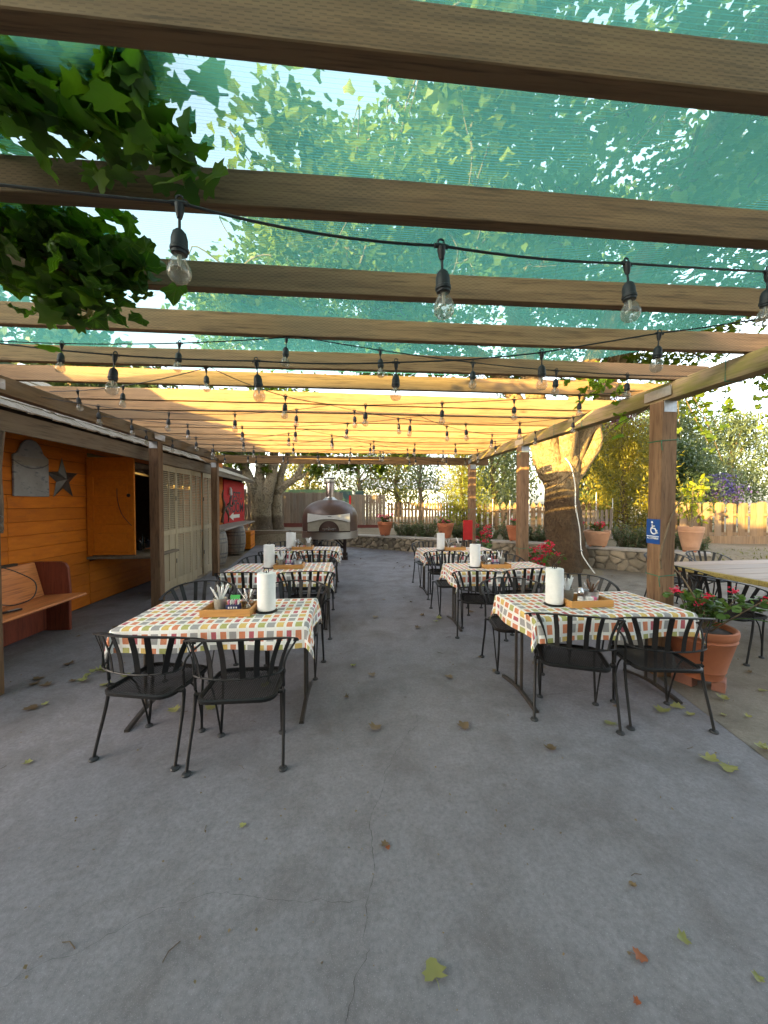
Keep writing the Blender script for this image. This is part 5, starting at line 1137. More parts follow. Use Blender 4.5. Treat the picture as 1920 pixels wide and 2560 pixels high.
# soil mound at the trunk's foot
mo = MB(); 
for i in range(9):
    for j in range(28): a = 2 * math.pi * j / 28; r_ = .3 + i * .075; k = 1 + .15 * noise.noise(Vector((math.cos(a) * 2, math.sin(a) * 2, 3))); mo.v.append(Vector((r_ * k * math.cos(a), r_ * k * math.sin(a), .10 * (1 - i / 8) ** 1.3 + .012 * noise.noise(Vector((r_ * 9, a * 5, 0))) + (-.02 if i == 8 else 0))))
for i in range(8):
    for j in range(28): a = i * 28 + j; c = i * 28 + (j + 1) % 28; mo.f.append([a, c, c + 28, a + 28])
setp(mo.build('soil_mound', M['dirt'], smooth='all', loc=(5.05, 8.5, .0)), kind='structure')
# hanging sprays right of the pergola
def spray(name, label, base, tips, n, mat, seed, size, parent_cat='branch', thick=.012, leafn=None, droop=.2):
    g = np.random.default_rng(seed); t = thing(name, label, parent_cat, base); B = Vector(base)
    for tp in tips:
        e = Vector(tp) - B; m_ = e * .55 + Vector((g.normal(0, .08), g.normal(0, .08), droop * e.length * .3)); Q = spl([(0, 0, 0), m_, e], 8); MB().tube(Q, lerp1([thick, thick * .7, thick * .25], 8), 6).build('twig', M['twig'], t, smooth='all')
        k = n // len(tips)
        for i in range(k):
            p = Q[int(g.integers(len(Q) // 4, len(Q)))] + Vector(g.normal(0, .07 * max(.5, size / .15), 3)); e_ = Matrix(rotmats(1, tilt=.9)[0].tolist()).to_euler(); add('leaf', leafobj(mat, i % 3), t, p, e_, float(size * g.uniform(.7, 1.25)))
    return t
random.seed(5)
spray('sycamore_branch', 'drooping leafy sycamore branch hanging beyond the accessible sign post', (6.6, 7.2, 4.4), [(6.2, 6.6, 3.1), (6.6, 6.4, 2.7), (7.1, 6.6, 2.4), (7.4, 6.9, 3.0), (6.9, 6.3, 3.3)], 115, 'syc', 51, .17)
spray('sycamore_branch', 'sparse long sycamore branch hanging above the plank table', (8.0, 6.8, 4.6), [(7.6, 6.2, 2.9), (8.1, 6.3, 2.2), (8.4, 6.6, 2.6), (8.6, 6.2, 3.3), (7.9, 6.0, 3.5)], 110, 'syc', 52, .16)
spray('vine_sprig', 'bright green vine sprig hanging between the rafters near the great sycamore', (2.3, 3.33, 2.86), [(1.95, 3.28, 2.72), (2.08, 3.24, 2.62), (2.38, 3.3, 2.72), (2.55, 3.38, 2.63), (2.2, 3.42, 2.56), (2.25, 3.25, 2.68)], 84, 'sprig', 53, .075, 'vine', .006)
spray('vine_sprig', 'bare vine tendril with one broad leaf beside the accessible sign post', (2.86, 3.3, 2.53), [(3.0, 4.4, 2.2), (2.82, 3.6, 2.15)], 4, 'sprig', 54, .13, 'vine', .006)
for k, (x, y, pts) in enumerate(((2.82, 4.5, [(0, 0, 0), (.05, 0, -.3), (.02, .02, -.62), (-.3, .05, -.9)]),)):
    o = MB().tube(spl(pts, 6), .005, 5).build('dry_vine', M['twig'], loc=(x, y, 2.66)); setp(o, 'thin dry vine stem dangling from the mossy side beam', 'vine')
dn = thing('dry_stick', 'bent grey dead stem leaning against the accessible sign post', 'stick', (0, 0, 0)); MB().tube(spl([(2.79, 3.13, 1.0), (2.78, 3.13, 1.12), (2.83, 3.12, 1.35), (2.90, 3.14, 1.5), (3.02, 3.16, 1.68)], 6), lerp1([.009, .010, .009, .007, .004], 6), 6).build('stem', M['stem'], dn, smooth='all')
# ---- vine over the left of the pergola
vn = thing('grape_vine', 'dark leafy vine hanging through the pergola rafters above the shed side', 'vine', (-2.3, 1.7, 2.8)); g = np.random.default_rng(61); VO = np.array([-2.3, 1.7, 2.8])
cl = [((-1.25, 1.72, 2.72), .24, 60), ((-1.05, 1.7, 2.62), .18, 40), ((-1.5, 1.72, 2.78), .25, 50), ((-1.2, 1.72, 2.47), .11, 22), ((-1.75, 1.7, 2.85), .25, 30), ((-.72, 1.2, 2.76), .13, 40), ((-.95, 1.18, 2.78), .16, 50), ((-.6, 1.12, 2.83), .1, 20), ((-.55, 1.25, 2.7), .08, 14), ((-1.2, 1.2, 2.78), .16, 35), ((-.8, 1.2, 3.05), .22, 45), ((-1.1, 1.25, 3.1), .28, 60), ((-1.5, 1.3, 3.1), .3, 50)]
Pv = np.vstack([np.array(c) + g.normal(0, 1, (n_, 3)) * r_ * [.55, .4, .5] for c, r_, n_ in [(c, r_, int(n_ * 2.3)) for c, r_, n_ in cl]])
ok = np.ones(len(Pv), bool)
for y in ry: ok &= ~((np.abs(Pv[:, 1] - y) < .05) & (Pv[:, 2] > 2.6) & (Pv[:, 2] < 2.84))
Pv = Pv[ok]; Rv = rotmats(len(Pv), tilt=.9)
for k in range(len(Pv)):
    if k < 300: add('leaf', leafobj('vine', k % 3), vn, Pv[k] - VO, Matrix(Rv[k].tolist()).to_euler(), float(g.uniform(.085, .155)))
if len(Pv) > 300: o = add('leaves', instmesh('leaves', LV, LF, TR(Rv[300:], g.uniform(.07, .13, len(Pv) - 300), Pv[300:] - VO), M['vine']), vn); o['kind'] = 'stuff'
for P_ in ([(-3.0, 1.2, 2.86), (-2.2, 1.55, 2.9), (-1.5, 1.6, 2.95), (-1.0, 1.4, 3.0), (-.45, 1.45, 3.1)], [(-2.2, 1.55, 2.9), (-1.6, 1.7, 2.8), (-1.3, 1.72, 2.65), (-1.15, 1.72, 2.45)], [(-2.9, 1.0, 3.0), (-2.1, 1.3, 3.25), (-1.4, 1.2, 3.35)]):
    MB().tube(spl([Vector(p) - Vector(VO) for p in P_], 8), lerp1([.02, .016, .012, .008, .004][:len(P_)], 8), 7).build('stem', M['twig'], vn, smooth='all')
# ---- old sycamore at the back left
os_ = thing('sycamore_tree', 'old gnarled sycamore with several burly trunks behind the long bench', 'tree', (-3.85, 16.4, .35)); O2 = Vector((-3.85, 16.4, .35)); W3 = lambda P: [Vector(p) - O2 for p in P]
for P_, r, nm, sd in (([(-3.9, 16.4, .3), (-3.88, 16.4, .7), (-3.9, 16.4, 1.3), (-3.85, 16.4, 1.9), (-3.9, 16.4, 2.3)], [.56, .44, .42, .40, .3], 'trunk', 11), ([(-3.25, 16.7, .3), (-3.28, 16.7, .9), (-3.3, 16.7, 1.5), (-3.25, 16.7, 2.2), (-3.1, 16.7, 2.6)], [.3, .24, .23, .22, .18], 'trunk', 12),
                      ([(-3.8, 16.3, 1.2), (-3.6, 16.2, 1.9), (-3.45, 16.2, 2.6), (-3.3, 16.2, 3.4), (-3.2, 16, 4.8)], [.26, .24, .23, .2, .1], 'limb', 13), ([(-4.0, 16.3, 1.7), (-4.2, 16.2, 2.3), (-4.45, 16.2, 2.9), (-4.7, 16.1, 3.6), (-5.2, 16, 5)], [.28, .22, .18, .14, .08], 'limb', 14),
                      ([(-3.2, 16.6, 2.1), (-2.95, 16.6, 2.35), (-2.55, 16.6, 2.6), (-2.35, 16.6, 2.9), (-2.15, 16.6, 3.4), (-1.6, 16.4, 4.8)], [.2, .17, .14, .13, .11, .05], 'limb', 15), ([(-3.15, 16.65, 2.2), (-3.1, 16.6, 2.8), (-2.9, 16.6, 3.4), (-2.5, 16.4, 4.6)], [.18, .15, .13, .06], 'limb', 16), ([(-3.9, 16.4, 2.1), (-3.95, 16.4, 2.9), (-3.8, 16.4, 4.2)], [.28, .2, .12], 'limb', 17), ([(-2.5, 16.6, 2.62), (-2.2, 16.6, 2.75), (-2.0, 16.6, 3.0)], [.11, .09, .05], 'limb', 18)):
    limb(W3(P_), r, 16, .16, sd).build(nm, M['bark2'], os_, smooth='all')
g = np.random.default_rng(71); BL2 = [(-3.6, 16.2, 3.0, .5), (-4.8, 16, 4.0, 1.2), (-3.4, 15.4, 4.4, 1.3), (-1.8, 15.4, 4.2, 1.2), (-.6, 14.6, 3.9, 1.1), (.6, 14.3, 4.0, 1.1), (-2.4, 13.8, 5.2, 1.3), (-5.6, 14.8, 5.0, 1.4), (1.6, 15, 4.4, 1.2), (-.2, 15.5, 3.1, .6), (.9, 15.0, 3.0, .6), (-1.4, 15.8, 3.0, .45), (2.2, 14.6, 3.3, .6), (-4.6, 16.0, 3.2, .4)]
P = np.vstack([clumpy(c[:3], c[3], int(520 * c[3] ** 1.6) + 60, g) for c in BL2]); n = len(P)
o = add('crown', instmesh('crown', LV, LF, TR(rotmats(n, tilt=.8), g.uniform(.14, .24, n), P - np.array(O2)), M['syc']), os_); o['kind'] = 'stuff'
tw = MB()
for c in BL2:
    for k in range(4): d = Vector(g.normal(0, 1, 3)).normalized(); C0 = Vector(c[:3]) - O2; tw.tube(spl([C0 - d * c[3], C0 + Vector(g.normal(0, .15, 3)), C0 + d * c[3]], 4), lerp1([.02, .014, .005], 4), 5)
o = tw.build('twigs', M['twig'], os_, smooth='all'); o['kind'] = 'stuff'
# ---- generic background trees and shrubs
def tree(name, label, x, y, h, rx, mat, tmpl, n, size, seed, trunk=.12, low=.3, group=None, k=14, cat='tree', z=None, bare=.35, droop=0, twm='twig', tilt=1.0):
    g = np.random.default_rng(seed); z0 = (terr_z(x, y) if z is None else z) - .05; t = thing(name, label, cat, (x, y, z0), 0, group)
    limb([(0, 0, 0), (rx * .05, 0, h * .2), (-rx * .04, 0, h * .45), (0, 0, h * .7), (0, 0, h * .92)], [trunk * 1.3, trunk, trunk * .8, trunk * .5, trunk * .12], 10, .15, seed, 5).build('trunk', M[twm], t, smooth='all')
    cs = []
    for i in range(k):
        f = (i + .5) / k; zz = h * (low + (1 - low) * f); rr = rx * math.sin(math.pi * min(1, (.12 + .88 * f)) ** .8) ** .8; a = i * 2.4 + g.uniform(-.4, .4); q = rr * g.uniform(.35, .8); cs.append((q * math.cos(a), q * math.sin(a), zz))
        if i % 2 == 0: limb([(0, 0, zz * .72), (q * .5 * math.cos(a), q * .5 * math.sin(a), zz * .9), (q * math.cos(a), q * math.sin(a), zz)], [trunk * .4, trunk * .25, trunk * .08], 6, .1, i, 3).build('branch', M[twm], t, smooth='all')
    cs = np.array(cs); idx = g.integers(0, k, n); P = cs[idx] + g.normal(0, 1, (n, 3)) * [rx * .27, rx * .27, h * .075]
    if droop: P[:, 2] -= droop * g.random(n) ** 2 * h
    P[:, 2] = np.clip(P[:, 2], h * .03, h * 1.05); tv, tf = tmpl; o = add('crown', instmesh('crown', tv, tf, TR(rotmats(n, tilt=tilt), g.uniform(.6, 1.3, n) * size, P), M[mat]), t); o['kind'] = 'stuff'; return t
M['l_yellow'] = leafmat('willow_leaf', (.16, .19, .03), (.26, .26, .05), .5, tcol=(1.6, 1.4, .3)); M['l_grey'] = leafmat('grey_green_leaf', (.065, .09, .042), (.12, .15, .075), .35, tcol=(1.2, 1.3, .7)); M['l_dark'] = leafmat('dark_green_leaf', (.03, .055, .025), (.07, .10, .045), .3); M['l_olive'] = leafmat('olive_leaf', (.09, .10, .022), (.19, .175, .035), .35, tcol=(1.4, 1.3, .4)); M['l_purple'] = leafmat('plum_leaf', (.05, .02, .03), (.10, .045, .06), .3, tcol=(1.4, .7, .8)); M['l_violet'] = leafmat('violet_bloom', (.09, .06, .20), (.16, .11, .30), .3, tcol=(1, .9, 1.3))
M['l_gold'] = leafmat('golden_leaf', (.12, .12, .018), (.26, .22, .03), .4, tcol=(1.5, 1.3, .3)); LENS = (lens_v, lens_f); OVAL = (oval_v, oval_f)
tree('willow_tree', 'sunlit yellow green willow behind the flower pot on the wall', 4.1, 13.6, 3.9, 1.0, 'l_yellow', LENS, 7500, .16, 81, .06, .1, droop=.18, k=22)
tree('slender_tree', 'slim grey green tree with pale trunk behind the picket fence', 3.9, 21, 5.0, 1.8, 'l_grey', OVAL, 4600, .13, 82, .12, .35)
tree('feathery_tree', 'tall airy grey green tree between the two far posts', 7.0, 18, 6.0, 1.7, 'l_grey', LENS, 9000, .2, 83, .13, .2, k=20)
tree('feathery_tree', 'pale feathery tree far behind the oven flue', .6, 30, 7.0, 2.6, 'l_grey', LENS, 4200, .32, 84, .2, .2, k=20)
tree('sunlit_bush', 'large golden lit evergreen bush behind the square planter', 9.2, 11.9, 3.7, 1.45, 'l_gold', LENS, 13000, .15, 85, .09, .05, k=24, cat='bush')
tree('dark_tree', 'dark blue green tree just behind the great sycamore trunk', 11.0, 16.5, 4.4, 1.6, 'l_dark', OVAL, 8000, .16, 86, .14, .08, k=20)
tree('plum_tree', 'purple leaved plum tree above the golden bush', 13.4, 18.0, 6.2, 1.7, 'l_purple', OVAL, 3600, .17, 87, .11, .5)
tree('dark_bush', 'dense dark green shrub behind the accessible sign post', 12.6, 13.6, 3.4, 1.4, 'l_dark', OVAL, 7000, .15, 88, .1, .05, k=20, cat='bush')
tree('olive_tree', 'grey olive tree rising behind the dark shrub', 14.5, 15.5, 5.2, 1.9, 'l_grey', LENS, 11000, .19, 89, .13, .2, k=18)
tree('violet_bush', 'violet flowering shrub peeking over the board fence', 14.2, 13.4, 2.2, .8, 'l_violet', OVAL, 1600, .09, 90, .06, .6, cat='bush')
tree('pine_tree', 'tall hazy pine far off behind the board fence', 24, 27, 10.0, 3.0, 'l_grey', LENS, 12000, .42, 91, .3, .25, k=24)
tree('pine_tree', 'broad hazy pine farthest off beyond the lemon tree', 31, 28, 8.0, 3.6, 'l_grey', LENS, 11000, .45, 92, .3, .2, k=24)
tree('shade_tree', 'round green tree far behind the container', -3.5, 30, 5.6, 3.0, 'l_olive', OVAL, 3600, .3, 93, .25, .2)
tree('shade_tree', 'round green tree far behind the board gate', 4.0, 33, 6.2, 3.2, 'l_olive', OVAL, 3800, .3, 94, .25, .2)
tree('shade_tree', 'round green tree left behind the restroom building', -8.5, 22, 6.0, 2.6, 'l_olive', OVAL, 4200, .25, 95, .25, .2)
tree('shade_tree', 'dark rounded tree far behind the golden bush', 17, 24, 6.5, 2.8, 'l_dark', OVAL, 8500, .27, 96, .25, .15)
tree('shade_tree', 'pale round tree far behind the picket gate', 11.0, 26, 6.5, 2.8, 'l_grey', OVAL, 7500, .25, 97, .2, .15)
for k_, (x_, y_) in enumerate(((-9.2, 4.3), (-9.8, 9.0), (-9.2, 13.2), (-9.6, 17.6))):  # trees added out of view to keep low sun off the back left
    tree('shade_tree', ('dense tree added behind the orange shed to block the low sun', 'dense tree added behind the louvred shutters to block the low sun', 'dense tree added behind the restroom building to block the low sun', 'dense tree added behind the left board fence to block the low sun')[k_], x_, y_, 7.6 if k_ else 4.4, 2.3 if k_ else 1.1, 'l_dark', OVAL, 5200 if k_ else 3500, .34, 120 + k_, .25, .1, k=22, z=0)
M['rose'] = leafmat('rosemary_leaf', (.05, .085, .035), (.10, .13, .06), .25)
def rosemary(x, y, r, h, seed, label):
    g = np.random.default_rng(seed); t = thing('rosemary_bush', label, 'shrub', (x, y, terr_z(x, y) - .02), 0, 'rosemary bushes on the terrace'); ns_ = int(60 * r / .4); T = []
    st = MB()
    for k in range(ns_):
        a = g.uniform(0, 6.28); q = r * g.random() ** .5; b0 = np.array([q * math.cos(a) * .5, q * math.sin(a) * .5, 0]); tip = np.array([q * math.cos(a), q * math.sin(a), h * g.uniform(.55, 1.1)]) + g.normal(0, .04, 3)
        st.tube([Vector(b0), Vector((b0 + tip) / 2 + [0, 0, .03]), Vector(tip)], [.006, .005, .003], 4)
        m_ = 34; u = g.random(m_)[:, None]; T.append(b0 * (1 - u) + tip * u)
    P = np.vstack(T); n = len(P); o = add('leaves', instmesh('leaves', lens_v, lens_f, TR(rotmats(n, tilt=.9), g.uniform(.06, .12, n), P), M['rose']), t); o['kind'] = 'stuff'; o = st.build('stems', M['stem'], t); o['kind'] = 'stuff'
RS = [(1.9, 12.9, .5, .5, 'beside the oven-side flower pot'), (2.5, 12.5, .5, .6, 'under the pointed pickets'), (3.6, 11.9, .5, .55, 'before the willow'), (4.2, 11.4, .5, .5, 'left of the far pergola post'), (4.9, 10.9, .5, .6, 'behind the small wall pot'), (5.4, 10.4, .4, .5, 'left of the great trunk'), (6.0, 9.6, .4, .5, 'right of the great trunk'), (7.0, 8.75, .5, .6, 'right of the square planter'), (7.5, 8.4, .45, .55, 'before the golden bush'), (7.9, 8.0, .35, .4, 'left of the lemon pot')]
for k, (x, y, r_, h, w_) in enumerate(RS): rosemary(x, y, r_, h, 100 + k, 'grey green rosemary bush growing ' + w_)
# lemon tree in its pot
g = np.random.default_rng(77); random.seed(77); Q = Vector((0, 0, .5)); M['lemon'] = leafmat('lemon_leaf', (.22, .26, .02), (.34, .34, .03), .45, tcol=(1.5, 1.4, .25))
oval_me = bpy.data.meshes.new('leaf'); oval_me.from_pydata(oval_v, [], oval_f); oval_me.materials.append(M['lemon']); oval_me.update()
for k in range(8):
    a = k * .85; L = random.uniform(.25, .62); e = Vector((L * math.cos(a), L * math.sin(a) * .6, random.uniform(.85, 1.55))); P_ = spl([(0, 0, .48), (e.x * .3, e.y * .3, .48 + (e.z - .48) * .5), e], 6); MB().tube(P_, lerp1([.012, .008, .003], 6), 6).build('stem', M['stem'], lemon, smooth='all')
    for i in range(17):
        p = P_[int(g.integers(5, len(P_)))] + Vector(g.normal(0, .05, 3)); add('leaf', oval_me, lemon, p, Matrix(rotmats(1, tilt=1.1)[0].tolist()).to_euler(), float(g.uniform(.10, .17)))
# grass tufts and leaf litter on the terrace slope
g = np.random.default_rng(88); n = 1500; X = g.uniform(8, 12.5, n); Y = g.uniform(6.0, 8.6, n); P = np.stack([X, Y, [terr_z(a, b_) for a, b_ in zip(X, Y)]], 1); kp = g.random(n) < .4 + .6 * np.array([noise.noise(Vector((a * 1.5, b_ * 1.5, 0))) > .1 for a, b_ in zip(X, Y)]); P = P[kp]
o = add('dry_grass', instmesh('dry_grass', lens_v, lens_f, TR(rotmats(len(P), tilt=1.2), g.uniform(.05, .12, len(P)), P), M['l_olive'])); setp(o, 'sparse dry grass and litter on the dirt terrace', 'grass', kind='stuff')
# ================================================================== STRING LIGHTS
def bulbglass():
    s = NT('clear_bulb'); tp = s.node('ShaderNodeBsdfTransparent'); tp.inputs[0].default_value = (.80, .78, .74, 1)
    gl = s.node('ShaderNodeBsdfGlossy'); gl.inputs['Roughness'].default_value = .03; df = s.node('ShaderNodeBsdfDiffuse'); df.inputs[0].default_value = (.6, .57, .5, 1); tl = s.node('ShaderNodeBsdfTranslucent'); tl.inputs[0].default_value = (.7, .66, .58, 1)
    md = s.node('ShaderNodeMixShader'); md.inputs[0].default_value = .5; s.link(df.outputs[0], md.inputs[1]); s.link(tl.outputs[0], md.inputs[2])
    m0 = s.node('ShaderNodeMixShader'); m0.inputs[0].default_value = .16; s.link(tp.outputs[0], m0.inputs[1]); s.link(md.outputs[0], m0.inputs[2])
    lw = s.node('ShaderNodeLayerWeight'); lw.inputs[0].default_value = .3; m1 = s.node('ShaderNodeMixShader'); s.link(s.ramp(lw.outputs['Facing'], [(0, .07), (.55, .12), (1, .6)]), m1.inputs[0]); s.link(m0.outputs[0], m1.inputs[1]); s.link(gl.outputs[0], m1.inputs[2]); s.link(m1.outputs[0], s.n['Material Output'].inputs[0]); return s.m
M['bulb'] = bulbglass(); M['fil'] = plain('bulb_stem', (.55, .5, .42), .3, .2)
me_hang = MB(); me_hang.tube(spl([(-.02, 0, -.002), (-.008, 0, .0), (.008, 0, 0), (.02, 0, -.002)], 3), .006, 7); me_hang.lathe([(.0115, -.004), (.010, -.02), (.006, -.036), (0, -.037)], 10); me_hang.tube([(.009 * math.cos(a), 0, .008 + .009 * math.sin(a)) for a in np.linspace(0, 6.28, 11)[:-1]], .0028, 5, closed=True); me_hang.tube([(0, 0, -.03), (0, 0, -.068)], .0035, 6)
me_hang.lathe([(0, -.062), (.008, -.063), (.0155, -.071), (.019, -.084), (.0195, -.104), (.0215, -.106), (.0215, -.113), (.0185, -.115), (.0185, -.121), (.0165, -.122), (0, -.122)], 16, cap=False)
ME_S = me_hang.mesh('socket', M['cable'], smooth=True)
bp = [(.0135, -.1215), (.0145, -.128), (.0225, -.142), (.0275, -.155), (.0285, -.164), (.0265, -.174), (.0195, -.184), (.010, -.1885), (0, -.1895)]
ME_B = MB().lathe(bp, 20, cap=False).mesh('bulb', M['bulb'], smooth='all')
fm = MB().lathe([(.005, -.121), (.005, -.14), (.0025, -.15), (0, -.15)], 8); fm.tube([(-.006, 0, -.158), (-.003, 0, -.149), (.003, 0, -.149), (.006, 0, -.158)], .0009, 4); ME_F = fm.mesh('filament', M['fil'], smooth=True)
ORD = ['tenth', 'ninth', 'eighth', 'seventh', 'sixth', 'fifth', 'fourth', 'third', 'second', 'first']
def strand(pts, bulbs, label):
    """pts: control points of the cable (x,y,z); bulbs: fractions along it in metres, or list of x positions"""
    t = thing('string_lights', label, 'string lights', (0, 0, 0), 0, 'string lights under the pergola'); Q = []
    for i in range(len(pts) - 1):
        a, b_, sag = Vector(pts[i][:3]), Vector(pts[i + 1][:3]), pts[i][3]; n = max(6, int((b_ - a).length / .08))
        for k in range(n): u = k / n; Q.append(a.lerp(b_, u) - Vector((0, 0, 4 * sag * u * (1 - u))))
    Q.append(Vector(pts[-1][:3])); MB().tube(Q, .0035, 6).build('cable', M['cable'], t, smooth=True)
    for x in bulbs:
        i = min(range(len(Q) - 1), key=lambda k: abs((Q[k].x + Q[k + 1].x) / 2 - x)); p = Q[i].lerp(Q[i + 1], max(0, min(1, (x - Q[i].x) / ((Q[i + 1].x - Q[i].x) or 1e-6)))); d = Q[i + 1] - Q[i]
        rx, ryy = random.uniform(-.09, .09), random.uniform(-.09, .09); s = add('socket', ME_S, t, p, (rx, ryy, math.atan2(d.y, d.x))); b = add('bulb', ME_B, s); add('filament', ME_F, t, p, (rx, ryy, math.atan2(d.y, d.x)))
random.seed(17)
zb = PZ - .01
L_ = lambda k: 'black cable string lights with clear bulbs, %s strand counting from the oven' % ORD[k]
strand([(-3.0, .93, 2.60, .06), (-.42, .97, 2.335, .02), (.24, 1.0, 2.29, .01), (.87, 1.13, 2.36, .01), (2.65, 1.45, 2.60, .04)], (-1.7, -1.06, -.42, .24, .87, 1.5, 2.12), L_(0))
strand([(-2.95, 1.95, 2.58, .08), (-.45, 1.82, 2.27, .01), (.22, 1.86, 2.30, .01), (.97, 1.85, 2.37, .0), (1.5, 1.72, 2.43, .02), (2.65, 1.5, 2.60, .02)], (-2.35, -1.72, -1.1, -.45, .22, .97, 1.5, 2.2), L_(1))
strand([(-2.95, 2.7, 2.70, .06), (-.35, 2.47, 2.675, .06), (2.64, 2.75, 2.60, .22)], (-2.55, -1.87, -1.11, -.42, .19, .85, 1.5, 2.1), L_(2))
strand([(-2.92, 3.9, 2.68, .05), (-1.12, 3.07, 2.672, .09), (.12, 3.30, 2.46, .02), (2.64, 3.2, 2.62, .08)], (-2.55, -2.0, -1.15, -.55, .12, .80, 1.45, 2.05), L_(3))
ys = [3.9, 4.65, 5.4, 6.2, 7.0, 7.75]
for k, y in enumerate(ys):
    ax = random.uniform(-.8, .9); yy = min(ry, key=lambda q: abs(q - y)); b = np.arange(-2.6 + random.uniform(-.2, .2), 2.6, .62) + rng.normal(0, .05, 9)[:len(np.arange(-2.6, 2.6, .62))].mean()
    strand([(-2.92, y - .1, 2.60, .13), (ax, yy, 2.668, .15), (2.64, y + .15, 2.60, .0)], [float(q) for q in b], L_(4 + k))
# lantern bulbs hanging outside beneath the far tree
# ================================================================== FALLEN LEAVES
M['dry1'] = leafmat('fallen_green_leaf', (.20, .20, .07), (.28, .27, .10), .15); M['dry2'] = leafmat('fallen_brown_leaf', (.12, .08, .045), (.19, .135, .075), .1); M['dry3'] = leafmat('fallen_red_leaf', (.22, .05, .02), (.28, .09, .035), .1)
def curled(seed, c):
    random.seed(seed); prof = [(x * random.uniform(.8, 1.2), y * random.uniform(.85, 1.15)) for x, y in [(0, -.05), (.16, -.13), (.36, -.14), (.30, .04), (.52, .14), (.30, .27), (.22, .34), (.20, .46), (0, .66), (-.20, .46), (-.22, .34), (-.30, .27), (-.52, .14), (-.30, .04), (-.36, -.14), (-.16, -.13)]]
    v = [(0, .12, .02)]; f = []; N = len(prof)
    for r_ in (.5, 1.0):
        for x, y in prof: xx, yy = x * r_, .12 + (y - .12) * r_; v.append((xx, yy, .02 + c * (xx * xx * 1.4 + (yy - .2) ** 2 * .8) + random.uniform(0, .09 * c) * r_))
    f = [(0, 1 + k, 1 + (k + 1) % N) for k in range(N)] + [(1 + k, 1 + N + k, 1 + N + (k + 1) % N, 1 + (k + 1) % N) for k in range(N)]
    b = MB(); b.v = [Vector(q) for q in v]; b.f = [list(q) for q in f]; b.tube([Vector((0, -.05, .03)), Vector((.03, -.25, .05)), Vector((.02, -.4, .02))], [.012, .01, .008], 5); return b
FLM = {(m, i): curled(200 + i, (.2, .45, .85)[i]).mesh('fallen_leaf', M[m], smooth='all') for m in ('dry1', 'dry2', 'dry3') for i in range(3)}
def fl(x, y, s, m, i, rz, lab, grp, z=.004): o = add('fallen_leaf', FLM[(m, i)], None, (x, y, z), (random.uniform(-.15, .15), random.uniform(-.15, .15), rz), s); o.location.z = z + s * .05; setp(o, lab, 'leaf', grp)
LAB = {'dry1': ('yellow green fallen sycamore leaf on the pavement', 'yellow green fallen leaves'), 'dry2': ('curled brown fallen sycamore leaf on the pavement', 'brown fallen leaves'), 'dry3': ('rusty red fallen leaf on the pavement', 'red fallen leaves')}
random.seed(31)
FLS = [(.275, 1.19, .10, 'dry1', 0), (.995, 1.19, .06, 'dry3', 0), (1.21, 1.22, .055, 'dry1', 1), (.14, 1.69, .05, 'dry2', 1), (.16, 1.68, .03, 'dry3', 0), (1.16, 1.41, .04, 'dry2', 2), (1.27, 2.25, .09, 'dry2', 2), (2.38, 2.62, .13, 'dry1', 1), (2.55, 2.66, .12, 'dry1', 0), (2.2, 2.1, .12, 'dry1', 1), (2.26, 2.02, .11, 'dry1', 0), (1.85, 2.48, .11, 'dry1', 0), (2.05, 2.7, .06, 'dry2', 0), (-.55, 1.85, .045, 'dry1', 0), (-1.28, 1.12, .05, 'dry1', 0), (1.36, 1.1, .04, 'dry1', 1), (.9, 1.08, .03, 'dry3', 1)]
for x, y, s, m, i in FLS: fl(x, y, s, m, i, random.uniform(0, 6.28), *LAB[m])
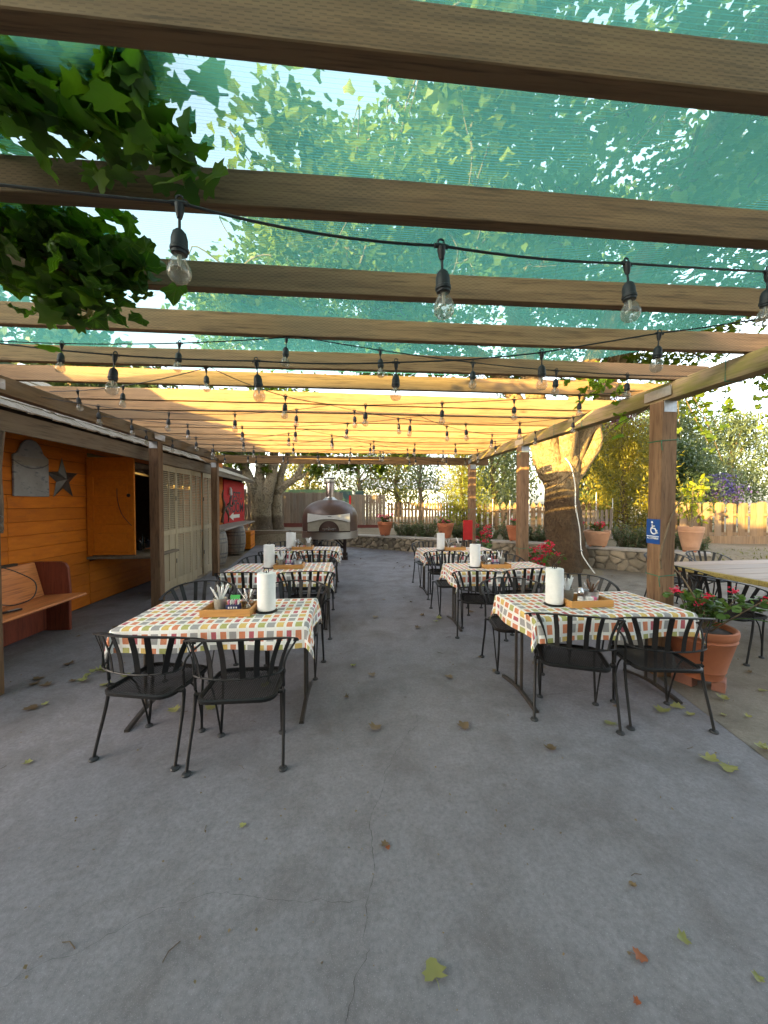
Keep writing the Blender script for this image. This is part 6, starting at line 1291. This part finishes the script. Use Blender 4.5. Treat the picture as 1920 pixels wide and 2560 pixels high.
for c, n, sp, m, wh in (((-2.5, 3.62), 7, .13, 'dry1', 'piled beside the pew'), ((-2.75, 3.2), 10, .4, 'dry2', 'near the end of the pew'), ((-3.0, 5.1), 9, .45, 'dry2', 'below the shed hatch'), ((-2.4, 2.9), 6, .5, 'dry1', 'near the shed-side table'), ((-2.9, 8.7), 14, .3, 'dry2', 'under the louvred shutters'), ((-3.0, 7.4), 6, .4, 'dry1', 'before the shutter row'), ((3.3, 2.55), 5, .3, 'dry1', 'beside the pavement joint'), ((3.6, 3.1), 8, .5, 'dry2', 'around the large geranium pot'), ((1.6, 3.3), 8, .5, 'dry2', 'under the post-side table'), ((.9, 5.2), 6, .6, 'dry2', 'in the middle of the aisle'), ((3.2, 2.2), 5, .35, 'dry1', 'along the pavement joint'), ((-.9, 3.5), 6, .5, 'dry1', 'under the shed-side tables'), ((.6, 9.5), 10, 1.0, 'dry2', 'before the pizza oven'), ((5.5, 6.2), 10, .8, 'dry2', 'before the great sycamore'), ((-.2, 3.4), 4, .4, 'dry2', 'beside the aisle chairs'), ((.5, 11.6), 8, .7, 'dry2', 'below the stone wall'), ((1.1, 4.9), 3, .1, 'dry1', 'by the middle post-side table')):
    for k in range(n):
        x, y = random.gauss(c[0], sp), random.gauss(c[1], sp)
        if x < -4.0: x = -3.9
        fl(x, y, random.uniform(.055, .12), m, random.randrange(3), random.uniform(0, 6.28), LAB[m][0].replace('on the pavement', wh), 'leaves ' + wh)
TWG = MB().tube([(0, 0, 0), (.03, .006, .004), (.07, -.004, 0)], .0018, 5).mesh('twig', M['twig'])
for k in range(26):
    x, y = random.uniform(-2.2, 2.3), random.uniform(1.2, 4.5); o = add('fallen_twig', TWG, None, (x, y, .003), (0, 0, random.uniform(0, 6.28)), random.uniform(.3, 1.1)); setp(o, 'thin brown twig fragment lying on the patio', 'twig', 'twig fragments on the patio')

g = np.random.default_rng(99); PP = []
for (cx, cy, sx_, sy_, n) in ((-3.3, 5.2, .5, 1.6, 380), (-3.2, 8.6, .25, .6, 200), (0, 4, 2.2, 2.4, 260), (3.3, 3.2, .6, 1.2, 260), (0, 1.8, 1.4, .6, 120), (4.5, 6.8, 1.2, 1.0, 300)):
    PP.append(np.stack([g.normal(cx, sx_, n), g.normal(cy, sy_, n), np.full(n, .006)], 1))
PP = np.vstack(PP); PP = PP[PP[:, 0] > -4.05]
o = add('leaf_crumbs', instmesh('leaf_crumbs', pet_v, pet_f, TR(rotmats(len(PP), tilt=.4), g.uniform(.008, .028, len(PP)), PP), M['dry2'])); setp(o, 'tiny crumbs of dry leaf scattered over the pavement', 'leaf litter', kind='stuff')
